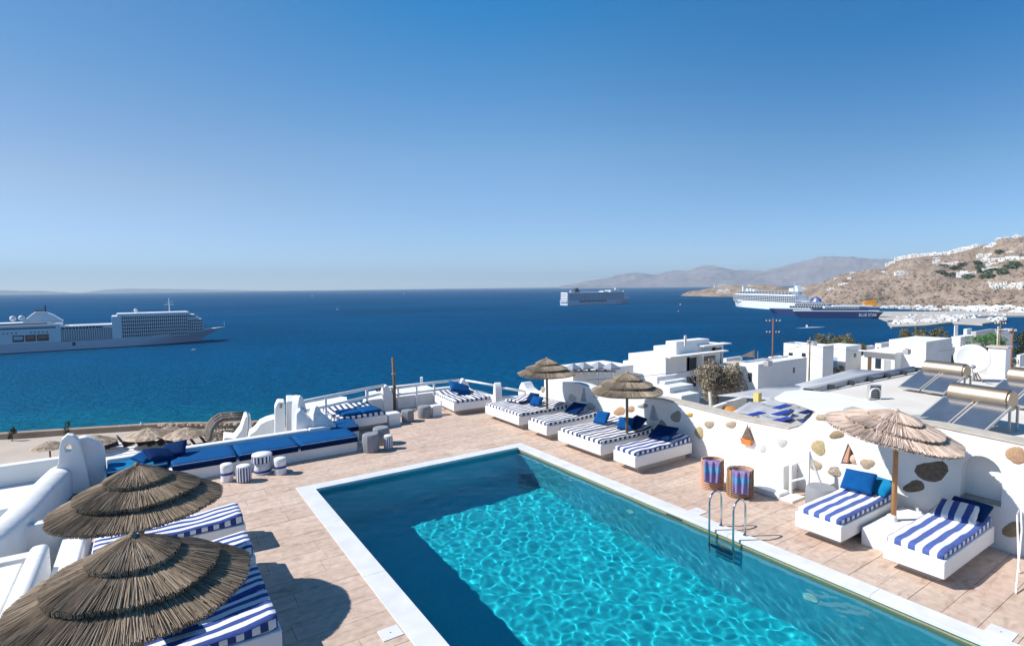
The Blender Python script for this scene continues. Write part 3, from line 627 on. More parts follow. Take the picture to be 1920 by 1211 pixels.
# round striped stools
def stool(x, y, r, h, label, kind, grp='striped stools by the bench'):
    t = thing('striped_stool', label, 'stool', (x, y, 0), group=grp)
    if kind == 'stripe':
        n = 32; mb = MB(); vs = []; prof_ = [(r*.92, .012), (r, .05), (r*1.02, h*.5), (r, h-.05), (r*.93, h-.012)]
        for (a, b) in prof_: vs += [(a*math.cos(2*PI*(j+.0)/n), a*math.sin(2*PI*j/n), b) for j in range(n)]
        for i in range(4):
            for j in range(n): mb.add([vs[i*n+j], vs[i*n+(j+1) % n], vs[(i+1)*n+(j+1) % n], vs[(i+1)*n+j]], [(0, 1, 2, 3)], 1 if j % 2 else 0)
        mb.build('striped_side', [whitep, mat('stool_navy', (.012, .05, .17), .7)], t, False, False)
        MB().lathe([(r*.55, h-.01), (r*.94, h-.01), (r*.93, h+.015), (r*.8, h+.03), (r*.3, h+.034)], 32).build('seat_pad', whitep, t, True, False)
    elif kind == 'band':
        MB().lathe([(r*1.02, 0), (r, .03), (r*.97, h*.45), (r, h*.8), (r*1.03, h), (r*.9, h+.02), (r*.2, h+.03)], 28).build('stool_body', whitep, t, True, False)
        MB().lathe([(r*.99, h*.42), (r*1.035, h*.42), (r*1.045, h*.56), (r*.99, h*.56)], 28).build('blue_band', blue2, t, True, False)
    elif kind == 'table':
        MB().lathe([(r*.85, 0), (r*.9, .03), (r*.74, h*.35), (r*.78, h*.62)], 28).build('table_base', whitep, t, True, False)
        MB().lathe([(r*.86, h*.10), (r*.9, h*.10), (r*.88, h*.2), (r*.8, h*.2)], 28).build('blue_band', blue2, t, True, False)
        n = 32; mb = MB()
        for j in range(n):
            a, b = 2*PI*j/n, 2*PI*(j+1)/n
            mb.add([(r*.98*math.cos(a), r*.98*math.sin(a), h*.60), (r*.98*math.cos(b), r*.98*math.sin(b), h*.60), (r*math.cos(b), r*math.sin(b), h*.92), (r*math.cos(a), r*math.sin(a), h*.92)], [(0, 1, 2, 3)], 1 if j % 2 else 0)
        mb.build('striped_skirt', [whitep, mat('stool_navy')], t, False, False)
        MB().lathe([(r*.98, h*.92), (r*1.01, h*.95), (r*.95, h), (r*.3, h+.012)], 32).build('table_top', whitep, t, True, False)
    return t
stool(1.60, 16.62, .155, .46, 'white stool with one thin blue band, leftmost of the stool cluster', 'band')
stool(1.98, 16.33, .19, .42, 'low blue and white striped drum stool at the front of the cluster', 'stripe')
stool(2.52, 16.78, .27, .56, 'round white table with striped skirt and flared base among the stools', 'table')
stool(2.93, 16.40, .16, .44, 'white stool with blue band, rightmost of the stool cluster', 'band')
stool(6.33, 16.93, .145, .42, 'narrow striped drum stool beside the two grey poufs', 'stripe')
def pouf(x, y, r, h, label, n=10, grp='grey canvas poufs'):
    t = thing('grey_pouf', label, 'pouf', (x, y, 0), .2, grp)
    MB().lathe([(r*.96, 0), (r, .03), (r*1.01, h*.6), (r*.99, h-.05), (r*.93, h-.01)], n).build('pouf_side', grey, t, False, False, bevel=.012)
    MB().lathe([(r*.93, h-.009), (r*.85, h+.008), (r*.2, h+.012)], n).build('pouf_top', grey, t, False, False)
    return t
pouf(5.78, 17.02, .27, .56, 'front grey faceted pouf at the right end of the bench')
pouf(6.35, 17.62, .28, .56, 'rear grey faceted pouf behind the narrow striped stool')
pouf(8.3, 20.02, .27, .44, 'grey pouf beside the white block near the railing bed', 6)
pouf(9.12, 20.25, .27, .46, 'round grey pouf left of the white cube near the far corner bed', 22)
pouf(12.95, 6.52, .33, .46, 'large pale grey round pouf between handrail and blue pillow bed', 24)
for (x0, x1, y0, y1, h, lab) in ((7.42, 7.88, 19.7, 20.15, .46, 'white cube block beside the bed by the railing'), (9.45, 9.85, 20.15, 20.5, .42, 'white cube block beside the far corner bed')):
    t = thing('white_cube', lab, 'side table', (x0, y0, 0), group='white cube tables'); MB().box(x0, x1, y0, y1, -.01, h).build('cube_body', whitep, t, bevel=.012)

# towel baskets
def basket(x, y, r, h, label, rz, kind):
    t = thing('towel_basket', label, 'basket', (x, y, 0), rz, 'wicker towel baskets by the wall')
    wk = mat('wicker', (.36, .22, .12), .8, noise_=(40, .8, (.25, .14, .07)), bump=(80, .6, .01)); pw = mat('peach_wicker', (.62, .36, .25), .8, noise_=(30, .6, (.48, .28, .2)), bump=(80, .6, .01))
    n = 26; mb = MB()
    for k in range(13 if kind else 16):
        z = .03+k*(h-.03)/(12 if kind else 15); rr = r*(1+.05*math.sin(z*5)); mb.tube([(rr*math.cos(a), rr*math.sin(a)*.82, z) for a in [2*PI*i/n for i in range(n+1)]], .013 if kind else .019, 5, cap=False)
    mb.build('wicker_hoops', pw if not kind else wk, t, True, False)
    mb = MB()
    for i in range(16):
        a = 2*PI*i/16; mb.tube([(r*.985*math.cos(a), r*.82*math.sin(a), .01), (r*1.03*math.cos(a), r*.84*math.sin(a), h)], .012, 5)
    mb.build('wicker_stakes', wk, t, True, False)
    MB().lathe([(r*.9, .01), (r*.9, .03), (r*.1, .03)], 20, sy=.82).build('basket_base', wk, t, False, False)
    MB().lathe([(r*.96, .02), (r*.99, h-.02), (r*.95, h-.02), (r*.9, .05)], 24, sy=.82).build('liner', pw, t, False, False)
    return t
basket(11.93, 8.75, .28, .72, 'round peach coloured basket with a towel over its rim, left of the pair', R(-20), 0)
basket(12.0, 8.0, .31, .66, 'open brown wicker basket with a towel, right of the pair', R(-25), 1)
def towel(x, y, z, rz, label, seed):
    rr = random.Random(seed); mb = MB(); nx_, nz_ = 22, 16
    for j in range(nz_+1):
        for i in range(nx_+1):
            u = i/nx_-.5; v = j/nz_
            if v < .25: yy, zz = -.0+.16*(1-v/.25), .0-.02*(1-v/.25)
            else: yy, zz = -.035, -(v-.25)/.75*.52
            f = .028*math.sin(u*16+seed)+.015*math.sin(u*31+v*3)
            mb.v.append((u*(.42-.07*v), yy-f*min(1, v*2)-.03*v, zz+.01*math.sin(u*9)))
    for j in range(nz_):
        for i in range(nx_):
            a = j*(nx_+1)+i; mb.f.append((a, a+1, a+nx_+2, a+nx_+1)); mb.m.append(1 if 7 <= j <= 9 else (2 if j in (4, 13) else 0))
    o = mb.build('towel', [mat('towel_lilac', (.20, .19, .42), .9, bump=(90, .5, .006)), mat('towel_sky', (.09, .30, .52), .9, bump=(90, .5, .006)), mat('towel_mauve', (.30, .16, .30), .9)], None, True, fix=False)
    o.location = (x, y, z); o.rotation_euler = (0, 0, rz); sd = o.modifiers.new('s', 'SOLIDIFY'); sd.thickness = .012
    return tag(o, label, 'towel', 'lilac and blue towels over the baskets')
towel(11.72, 8.60, .745, R(-58), 'lilac and blue towel hanging over the peach basket', 2)
towel(11.76, 7.82, .685, R(-60), 'lilac towel with a wide sky blue band over the open wicker basket', 5)

# ================================================================== BACK RAILING, FINS AND PARAPETS
def fin(name, base, h, wdt, th, ang, label, lean=0):
    """sculpted rounded post: outline in a vertical plane, extruded"""
    t = thing(name, label, 'post', base, ang, 'sculpted white railing posts')
    pts = [(-wdt*.5, -.3), (wdt*.62, -.3), (wdt*.5, h*.35), (wdt*.42, h*.6), (wdt*.30, h*.82), (wdt*.12, h*.95), (-.02, h), (-wdt*.16, h*.96), (-wdt*.3, h*.8), (-wdt*.38, h*.5), (-wdt*.42, h*.2)]
    MB().prism(pts, -th/2, th/2, lambda p, a: (p[0]+lean*p[1], a, p[1])).build('post_body', white, t, False, False, bevel=.035, seg=3)
    return t
fin('sculpted_post', (4.15, 19.55, 0), 1.62, .55, .3, R(35), 'taller sculpted white post at the left end of the railing')
fin('sculpted_post', (4.55, 18.95, .0), 1.32, .5, .3, R(20), 'shorter sculpted white post above the bench back')
fin('sculpted_post', (11.95, 22.15, 0), 1.05, .62, .3, R(-10), 'sculpted white post behind the far corner bed')
fin('sculpted_post', (12.55, 20.15, 0), 1.08, .6, .3, R(70), 'sculpted white post between the far corner bed and the wide bed')
mound = thing('plaster_buttress', 'white sloping plaster buttress below the two sculpted posts', 'buttress', (4.7, 19.2, 0))
def vp(px, py, rg): d = ray(px, py); return CAM+d*(rg/math.hypot(d.x, d.y))
def slabwall(parent, name, pts, rg, th, m, bevel=.05):
    f = [vp(a, b, rg) for a, b in pts]; dd_ = Vector((f[0].x, f[0].y, 0)).normalized()*th; k = len(f)
    return MB().add([tuple(p) for p in f]+[tuple(p+dd_) for p in f], [tuple(range(k)), tuple(range(k, 2*k))]+[(i, (i+1) % k, k+(i+1) % k, k+i) for i in range(k)]).build(name, m, parent, bevel=bevel, seg=2)
slabwall(mound, 'buttress_body', [(553, 838), (555, 775), (562, 768), (572, 776), (580, 786), (590, 781), (600, 774), (612, 783), (626, 797), (641, 809), (641, 822)], 19.35, .5, white)
def rail(p, q, label, r=.058, mid=True, posts=3):
    t = thing('white_railing', label, 'railing', p); P, Q = Vector(p), Vector(q)
    MB().tube([P, P.lerp(Q, .5), Q], r, 8).build('top_rail', whitep, t, True)
    if mid: MB().tube([P-Vector((0, 0, .34)), Q-Vector((0, 0, .34))], r*.9, 8).build('lower_rail', whitep, t, True)
    for k in range(posts):
        a = P.lerp(Q, (k+.5)/posts); MB().box(a.x-.04, a.x+.04, a.y-.04, a.y+.04, -.02, a.z).build('rail_post', whitep, t, bevel=.008)
    return t
rail((4.3, 19.75, 1.32), (8.2, 22.25, 1.12), 'two bar white railing running from the tall post to the far parapet', posts=2)
rail((4.15, 19.5, 1.2), (4.62, 19.0, .95), 'short sloping bar linking the two sculpted posts', .05, False, 0)
rail((4.62, 18.9, .95), (5.0, 18.75, .75), 'stubby white bar below the shorter sculpted post', .05, False, 0)
rail((8.4, 22.3, .98), (11.8, 22.25, .98), 'white railing behind the far corner bed', posts=4)
rail((12.0, 22.0, .96), (12.5, 20.3, .92), 'sloping white bar from the corner post to the next sculpted post', .05, False, 0)
rail((12.6, 20.05, .86), (13.7, 19.5, .62), 'low white bar joining the sculpted post to the studded wall', .05, False, 0)
pp = thing('parapet_wall', 'white rounded parapet closing the deck behind the white cube tables', 'wall', (9, 22.2, 0))
MB().box(7.3, 8.35, 22.05, 22.4, -.02, .62).build('parapet_body', white, pp, bevel=.06, seg=3)
MB().box(8.352, 12.0, 22.3, 22.6, -.02, .55).build('parapet_body', white, pp, bevel=.05, seg=3)
MB().prism([(8.05, 0), (8.05, .9), (8.12, 1.12), (8.25, 1.17), (8.36, 1.0), (8.5, .75), (8.5, 0)], 22.0, 22.3, lambda p, a: (p[0], a, p[1])).build('curved_pier', white, pp, bevel=.05, seg=3)
pb = thing('low_parapet', 'low white parapet along the slanted back edge below the railing', 'wall', (6, 21, 0))
a_, b_ = Vector((4.35, 19.95, 0)), Vector((8.2, 22.45, 0)); n_ = Vector((-(b_-a_).y, (b_-a_).x, 0)).normalized()*.25
MB().add([(*v.xy, z) for z in (-.3, .5) for v in (a_, b_, b_+n_, a_+n_)], [(0, 3, 2, 1), (4, 5, 6, 7), (0, 1, 5, 4), (1, 2, 6, 5), (2, 3, 7, 6), (3, 0, 4, 7)]).build('parapet_body', white, pb, bevel=.05, seg=3)
cw = thing('corner_parapet', 'low curved white parapet between the far bed and the wide bed', 'wall', (12.8, 20.6, 0))
MB().prism([(12.45, 20.2), (12.7, 20.05), (13.6, 19.45), (13.75, 19.7), (12.85, 20.35), (12.6, 22.5), (12.3, 22.5)], -.02, .42).build('parapet_body', white, cw, bevel=.05, seg=3)
# wooden mast and the small block house behind the parapet
pm = thing('wooden_mast', 'short rough wooden post standing behind the parapet against the sea', 'post', (8.6, 22.15, 0))
MB().tube([(8.6, 22.15, 0), (8.62, 22.16, 1.2), (8.57, 22.15, 2.28)], .075, 9, r1=.05).build('post_shaft', wood, pm, True)
MB().lathe([(.085, 0), (.09, .03), (.085, .06)], 9, (8.6, 22.15, 1.55)).build('rope_lashing', mat('rope_fibre', (.42, .3, .2), .9), pm)
# ================================================================== LEFT SIDE: finial wall, steps, terraces
fl = thing('belfry_finial', 'white bell shaped finial with a small arched hole rising from the left stair wall', 'finial', (-1.85, 18.15, 0))
prf = [(-2.35, -.2), (-2.22, .55), (-2.08, .85), (-2.05, 1.22), (-2.0, 1.42), (-1.88, 1.54), (-1.76, 1.5), (-1.66, 1.36), (-1.6, 1.1), (-1.52, .55), (-1.44, -.2)]
fo = MB().prism(prf, 17.95, 18.25, lambda p, a: (p[0], a, p[1])).build('finial_body', white, fl)
ct = MB().prism([(-1.93, 1.12), (-1.81, 1.12), (-1.80, 1.24), (-1.87, 1.32), (-1.93, 1.26)], 17.8, 18.4, lambda p, a: (p[0], a, p[1])).build('cutter', white)
md = fo.modifiers.new('c', 'BOOLEAN'); md.object = ct; md.solver = 'EXACT'; md.operation = 'DIFFERENCE'
bpy.context.view_layer.update(); nm = bpy.data.meshes.new_from_object(fo.evaluated_get(dg())); fo.modifiers.clear(); fo.data = nm; bpy.data.objects.remove(ct)
b1 = fo.modifiers.new('bevel', 'BEVEL'); b1.width = .05; b1.segments = 3; b1.limit_method = 'ANGLE'; nm.shade_smooth(); b1.harden_normals = True
sw = thing('curved_screen_wall', 'white curved screen wall right of the bell shaped finial', 'wall', (-1.4, 18.2, 0))
MB().prism([(-1.85, -.2), (-1.8, 1.34), (-1.52, 1.37), (-1.36, 1.27), (-1.22, 1.12), (-1.14, .98), (-1.12, -.2)], 18.26, 18.55, lambda p, a: (p[0]*(1+.03*(a-18.26)), a, p[1])).build('screen_body', white, sw, bevel=.05, seg=3)
# swooping stair parapet: rounded section swept along a path
st_ = thing('stair_parapet', 'broad white rounded parapet sweeping down to the left from the finial', 'parapet', (-2.4, 16, 0))
pth = [(-2.05, 18.2, .62), (-2.15, 17.6, .60), (-2.3, 16.4, .60), (-2.45, 15.2, .58), (-2.7, 14.0, .56), (-3.1, 12.6, .54)]
mb = MB(); vs = []; K = 12
for (x, y, z) in pth:
    for j in range(K):
        a = PI*j/(K-1); vs.append((x-.02+.30*math.cos(a), y, (z-.12+.22*math.sin(a)) if 0 < j < K-1 else -2.4))
mb.add(vs, [(i*K+j, i*K+(j+1) % K, (i+1)*K+(j+1) % K, (i+1)*K+j) for i in range(len(pth)-1) for j in range(K)]+[tuple(range(K)), tuple((len(pth)-1)*K+j for j in range(K))[::-1]])
mb.build('parapet_body', white, st_, True)
# boarded landing
ld = thing('boarded_landing', 'weathered grey board landing behind the upper umbrella', 'landing', (-1.6, 17, 0))
for k in range(12):
    y_ = 15.2+k*.235; MB().box(-2.12, -1.22, y_, y_+.22, -.06, -.012-.002*(k % 3)).build('board', greyw, ld, bevel=.004)
MB().box(-2.14, -1.21, 15.15, 18.0, -.4, -.063).build('landing_frame', dark, ld)
def wallbox(name, lab, x0, x1, y0, y1, z0, z1, m=white, bev=.04, cat='wall', part='wall_body'):
    t = thing(name, lab, cat, ((x0+x1)/2, y0, z0)); MB().box(x0, x1, y0, y1, z0, z1).build(part, m, t, bevel=bev, seg=3); return t
wallbox('cross_wall', 'white cross wall left of the upper umbrella, nearer the boarded landing', -3.6, -1.22, 14.7, 14.95, -2, .42)
wallbox('cross_wall', 'second white cross wall left of the upper umbrella, one step nearer', -3.8, -1.9, 13.0, 13.3, -2, .40)
wallbox('planter_wall', 'tall plain white wall face at the far left beside the nearest umbrella', -3.8, -2.02, 10.2, 12.6, -2, .48)
wallbox('side_parapet', 'narrow white parapet left of the near sun beds', -1.98, -1.7, 5.0, 12.98, -1, .62, bev=.1)
wallbox('side_parapet', 'inner white parapet between the channel and the near sun beds', -1.32, -1.2, 4.0, 14.2, -.5, .5, bev=.05)
wallbox('side_channel', 'shallow white channel between the two parapets at the left', -1.699, -1.321, 4.0, 14.6, -.5, .05, bev=0, cat='channel', part='channel_floor')
# plants by the landing
def leafcloud(mb, c, rad, n, size, rr, sq=1):
    for _ in range(n):
        while True:
            p = Vector((rr.uniform(-1, 1), rr.uniform(-1, 1), rr.uniform(-1, 1)))
            if p.length < 1: break
        if rr.random() < .75: p = p.normalized()*rr.uniform(.72, 1.02)
        q = Vector(c)+Vector((p.x*rad[0], p.y*rad[1], p.z*rad[2])); a = Vector((rr.gauss(0, 1), rr.gauss(0, 1), rr.gauss(0, 1))).normalized(); b = a.orthogonal().normalized(); d = a.cross(b); s = size*rr.uniform(.6, 1.3)
        mb.v += [tuple(q-b*s*.5), tuple(q+d*s*.32), tuple(q+b*s*.5), tuple(q-d*s*.32)]; k = len(mb.v); mb.f.append((k-4, k-3, k-2, k-1)); mb.m.append(0)
def leafmat(name, c1, c2):
    if name in MATS: return MATS[name]
    m = bpy.data.materials.new(name); m.use_nodes = True; g = NT(m); geo = g.n('ShaderNodeNewGeometry'); mx = g.n('ShaderNodeMix', data_type='RGBA'); mx.inputs[6].default_value = (*c1, 1); mx.inputs[7].default_value = (*c2, 1)
    g.l(geo.outputs['Random Per Island'], mx.inputs[0]); g.l(mx.outputs[2], g.b.inputs['Base Color']); g.b.inputs['Roughness'].default_value = .6
    MATS[name] = m; return m
lgreen = leafmat('leaf_green', (.03, .12, .02), (.10, .26, .05)); lolive = leafmat('leaf_olive', (.085, .09, .035), (.24, .22, .12)); ldry = leafmat('leaf_dry', (.15, .115, .07), (.46, .39, .29)); ldark = leafmat('leaf_dark', (.02, .035, .012), (.07, .085, .04))
def tree(loc, blobs, n, size, m, label, name='leafy_tree', cat='tree', trunk=.12, seed=0, group=None):
    rr = random.Random(seed+77); t = thing(name, label, cat, loc, group=group); mb = MB()
    tot = sum(b[3]*b[4]*b[5] for b in blobs)
    for b in blobs:
        k = max(40, int(n*b[3]*b[4]*b[5]/tot)); subs = max(4, int(k/120))
        for _ in range(subs):
            d = Vector((rr.gauss(0, 1), rr.gauss(0, 1), rr.gauss(0, 1))).normalized()*rr.uniform(.35, .85)
            c = (b[0]+d.x*b[3], b[1]+d.y*b[4], b[2]+d.z*b[5]); f = rr.uniform(.25, .45)
            leafcloud(mb, c, (b[3]*f, b[4]*f, b[5]*f), int(k/subs), size, rr)
    mb.build('crown', m, t, False, False, fix=False)
    tk = MB(); zt = blobs[0][2]
    tk.tube([(0, 0, -.5), (.05, 0, zt*.5), (0, .05, zt)], trunk, 8, r1=trunk*.5)
    for k in range(5):
        a = k*1.3; b = blobs[k % len(blobs)]; tk.tube([(0, 0, zt*.45), (b[0]*.5+math.cos(a)*b[3]*.3, b[1]*.5+math.sin(a)*b[4]*.3, b[2]*.8), (b[0]+math.cos(a)*b[3]*.6, b[1]+math.sin(a)*b[4]*.6, b[2]+b[5]*.3)], trunk*.45, 5, r1=trunk*.12)
    tk.build('trunk', bark, t, True, False)
    return t
b0 = at(214, 892, 0)
tree((b0.x, b0.y-.3, -.3), [(0, 0, .42, .34, .3, .26), (.22, .1, .5, .2, .2, .18)], 1500, .06, lgreen, 'small bright green bush beside the upper umbrella', 'green_bush', 'bush', .03)

# ================================================================== SEA, HILLS, TERRAIN
def sea_mat():
    m = bpy.data.materials.new('sea_water'); m.use_nodes = True; g = NT(m); g.t.nodes.remove(g.b)
    out = g.t.nodes['Material Output']; geo = g.n('ShaderNodeNewGeometry'); P = geo.outputs['Position']
    sp = g.n('ShaderNodeSeparateXYZ'); g.l(P, sp.inputs[0])
    # distance seaward from the shoreline (shallows are turquoise)
    d = g.n('ShaderNodeVectorMath', operation='DOT_PRODUCT'); d.inputs[1].default_value = SHN; g.l(P, d.inputs[0])
    nb = g.n('ShaderNodeTexNoise', _2=.012, _3=4.0); g.l(P, nb.inputs[0])
    ad = g.n('ShaderNodeMath', operation='MULTIPLY_ADD'); ad.inputs[1].default_value = 60; g.l(nb.outputs[0], ad.inputs[0]); g.l(d.outputs['Value'], ad.inputs[2])
    mp = g.n('ShaderNodeMapRange'); mp.inputs[1].default_value = SHD+30; mp.inputs[2].default_value = SHD+230; g.l(ad.outputs[0], mp.inputs[0])
    r = g.n('ShaderNodeValToRGB'); g.l(mp.outputs[0], r.inputs[0]); e = r.color_ramp.elements
    e[0].position = 0; e[0].color = (.0015, .105, .165, 1); e[1].position = 1; e[1].color = (.001, .056, .142, 1); k = e.new(.18); k.color = (.0012, .068, .15, 1)
    n2 = g.n('ShaderNodeTexNoise', _2=.0022, _3=5.0); n2.inputs['Distortion'].default_value = .6; st = g.n('ShaderNodeVectorMath', operation='MULTIPLY'); st.inputs[1].default_value = (1, 2.2, 1); rot = g.n('ShaderNodeVectorRotate', rotation_type='Z_AXIS'); rot.inputs['Angle'].default_value = R(25); g.l(P, rot.inputs[0]); g.l(rot.outputs[0], st.inputs[0]); g.l(st.outputs[0], n2.inputs[0])
    m2 = g.n('ShaderNodeMapRange'); m2.inputs[1].default_value = .35; m2.inputs[2].default_value = .65; m2.inputs[3].default_value = .82; m2.inputs[4].default_value = 1.2; g.l(n2.outputs[0], m2.inputs[0])
    n3 = g.n('ShaderNodeTexNoise', _2=.22, _3=6.0); s3 = g.n('ShaderNodeVectorMath', operation='MULTIPLY'); s3.inputs[1].default_value = (1, 2.0, 1); g.l(rot.outputs[0], s3.inputs[0]); g.l(s3.outputs[0], n3.inputs[0])
    m3 = g.n('ShaderNodeMapRange'); m3.inputs[1].default_value = .35; m3.inputs[2].default_value = .65; m3.inputs[3].default_value = .68; m3.inputs[4].default_value = 1.34; g.l(n3.outputs[0], m3.inputs[0])
    mu = g.n('ShaderNodeMath', operation='MULTIPLY'); g.l(m2.outputs[0], mu.inputs[0]); g.l(m3.outputs[0], mu.inputs[1])
    hs = g.n('ShaderNodeHueSaturation'); g.l(r.outputs[0], hs.inputs['Color']); g.l(mu.outputs[0], hs.inputs['Value'])
    df = g.n('ShaderNodeBsdfDiffuse'); g.l(hs.outputs[0], df.inputs[0])
    gl = g.n('ShaderNodeBsdfGlossy'); gl.inputs['Roughness'].default_value = .28; gl.inputs['Color'].default_value = (.12, .6, 1, 1)
    w1 = g.n('ShaderNodeTexNoise', _2=.45, _3=7.0); g.l(s3.outputs[0], w1.inputs[0]); w1.inputs['Roughness'].default_value = .62
    bp = g.n('ShaderNodeBump'); bp.inputs['Strength'].default_value = .9; bp.inputs['Distance'].default_value = 1.3; g.l(w1.outputs[0], bp.inputs['Height']); g.l(bp.outputs[0], gl.inputs['Normal']); g.l(bp.outputs[0], df.inputs['Normal'])
    fr = g.n('ShaderNodeFresnel'); fr.inputs[0].default_value = 1.33; g.l(bp.outputs[0], fr.inputs[1])
    mn = g.n('ShaderNodeMath', operation='MINIMUM'); mn.inputs[1].default_value = .07; g.l(fr.outputs[0], mn.inputs[0])
    mx = g.n('ShaderNodeMixShader'); g.l(mn.outputs[0], mx.inputs[0]); g.l(df.outputs[0], mx.inputs[1]); g.l(gl.outputs[0], mx.inputs[2]); g.l(mx.outputs[0], out.inputs[0])
    return m
s0, s1 = at(0, 805, SEA), at(560, 785, SEA)
dv = (s1-s0).normalized(); SHN = Vector((-dv.y, dv.x, 0)); SHD = SHN.dot(s0)
BIG = 26500.
mb = MB(); N = 1
mb.add([(-BIG, -BIG, SEA), (BIG, -BIG, SEA), (BIG, BIG, SEA), (-BIG, BIG, SEA)], [(0, 1, 2, 3)])
struct(mb, 'sea', sea_mat())

def hillmat(name, c1, c2, c3, sc1, dots=None, b=3.0):
    m = bpy.data.materials.new(name); m.use_nodes = True; g = NT(m); geo = g.n('ShaderNodeNewGeometry'); P = geo.outputs['Position']
    n1 = g.n('ShaderNodeTexNoise', _2=sc1, _3=8.0); g.l(P, n1.inputs[0]); n1.inputs['Roughness'].default_value = .65
    r = g.n('ShaderNodeValToRGB'); g.l(n1.outputs[0], r.inputs[0]); e = r.color_ramp.elements; e[0].position = .34; e[0].color = (*c1, 1); e[1].position = .68; e[1].color = (*c3, 1); k = e.new(.5); k.color = (*c2, 1)
    col = r.outputs[0]
    if dots:
        vo = g.n('ShaderNodeTexVoronoi'); vo.inputs['Scale'].default_value = dots; g.l(P, vo.inputs[0])
        mp = g.n('ShaderNodeMapRange'); mp.inputs[1].default_value = .15; mp.inputs[2].default_value = .42; mp.inputs[3].default_value = .6; mp.inputs[4].default_value = 1.05; g.l(vo.outputs[0], mp.inputs[0])
        hs = g.n('ShaderNodeHueSaturation'); g.l(col, hs.inputs['Color']); g.l(mp.outputs[0], hs.inputs['Value']); col = hs.outputs[0]
    g.l(col, g.b.inputs['Base Color']); g.b.inputs['Roughness'].default_value = 1; g.b.inputs['Specular IOR Level'].default_value = .05
    bp = g.n('ShaderNodeBump'); bp.inputs['Strength'].default_value = .8; bp.inputs['Distance'].default_value = b; g.l(n1.outputs[0], bp.inputs['Height']); g.l(bp.outputs[0], g.b.inputs['Normal'])
    return m
def zat(px, py, rng):
    d = ray(px, py); return CAM_Z+d.z/math.hypot(d.x, d.y)*rng
def interp(xs, x):
    if x <= xs[0][0]: return xs[0][1]
    for (a, b), (c, d) in zip(xs, xs[1:]):
        if x <= c: return b+(d-b)*(x-a)/(c-a)
    return xs[-1][1]
def ridge(name, sil, foot, depth, back, m, nu, nv, amp, nsc, prof_=lambda t: t, label=None):
    mb = MB(); x0, x1 = sil[0][0], sil[-1][0]; store = {}
    def pt(px, t):
        rf = interp(foot, px); rr = rf+depth*t; zr = zat(px, interp(sil, px), rf+depth)
        if t <= 1: z = SEA-2+(zr-SEA+2)*prof_(t)
        else: rr = rf+depth+back*(t-1); z = zr+(SEA-2-zr)*(t-1)
        p = far(px, rr, z); e = min(1, t*5)*(1 if t <= 1 else max(0, 2-t)); q = 1 if t < .9 else .4
        p.z += amp*e*q*noise.fractal(Vector((p.x*nsc, p.y*nsc, 1.3)), .7, 2.1, 6)
        return p
    for i in range(nu+1):
        px = x0+(x1-x0)*i/nu
        for j in range(nv+1): mb.v.append(tuple(pt(px, 1.6*j/nv)))
    for i in range(nu):
        for j in range(nv): a = i*(nv+1)+j; mb.f.append((a, a+nv+1, a+nv+2, a+1)); mb.m.append(0)
    o = mb.build(name, m, None, True, fix=False); tag(o, kind='structure')
    return pt
rock = hillmat('dry_hillside', (.20, .153, .115), (.285, .217, .168), (.36, .282, .222), .012, .12, 3)
hp = ridge('hillside', [(1440, 556), (1500, 541), (1530, 533), (1548, 526), (1580, 513), (1610, 509), (1640, 507), (1660, 505), (1675, 496), (1692, 488), (1715, 484), (1745, 481), (1780, 476), (1800, 470), (1830, 463), (1858, 455), (1878, 449), (1900, 446), (1935, 444), (2000, 440), (2200, 425)],
    [(1440, 2100), (1500, 1700), (1560, 1350), (1640, 1180), (1760, 1080), (1920, 1020), (2200, 980)], 900, 900, rock, 300, 110, 26, .006, lambda t: t**1.05)
hd = ridge('headland', [(1268, 557), (1280, 552), (1292, 547), (1310, 545), (1330, 540), (1345, 537), (1375, 535), (1400, 536), (1430, 534), (1452, 536), (1480, 540), (1560, 545)],
    [(1268, 2300), (1400, 2150), (1560, 1900)], 420, 400, hillmat('headland_rock', (.13, .11, .075), (.30, .23, .165), (.40, .32, .24), .02, .12, 3), 110, 40, 7, .012)
hazed_rock = hillmat('hazed_mountain_rock', (.20, .165, .17), (.25, .21, .215), (.31, .26, .26), .0012, None, 60)  # rock lightened toward grey violet, part of the distance haze put into the colour
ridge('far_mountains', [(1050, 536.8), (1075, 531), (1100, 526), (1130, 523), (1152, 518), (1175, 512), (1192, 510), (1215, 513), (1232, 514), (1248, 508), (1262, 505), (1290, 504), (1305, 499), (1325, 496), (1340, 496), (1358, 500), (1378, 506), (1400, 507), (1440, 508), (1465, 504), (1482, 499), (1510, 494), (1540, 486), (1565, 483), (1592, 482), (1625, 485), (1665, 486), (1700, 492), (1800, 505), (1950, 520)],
    [(1050, 12500), (1950, 11000)], 2600, 2000, hazed_rock, 260, 50, 130, .0007)
ridge('far_island', [(-160, 549), (-60, 544), (10, 544), (40, 545), (75, 544.5), (110, 547), (165, 549.3)], [(-160, 19000), (165, 19000)], 1500, 1000, hazed_rock, 80, 20, 20, .0012)
ridge('distant_island', [(150, 548.2), (200, 543), (240, 541), (300, 541.5), (420, 543), (520, 545)], [(150, 22500), (520, 22500)], 2000, 800, hazed_rock, 80, 16, 20, .0006)

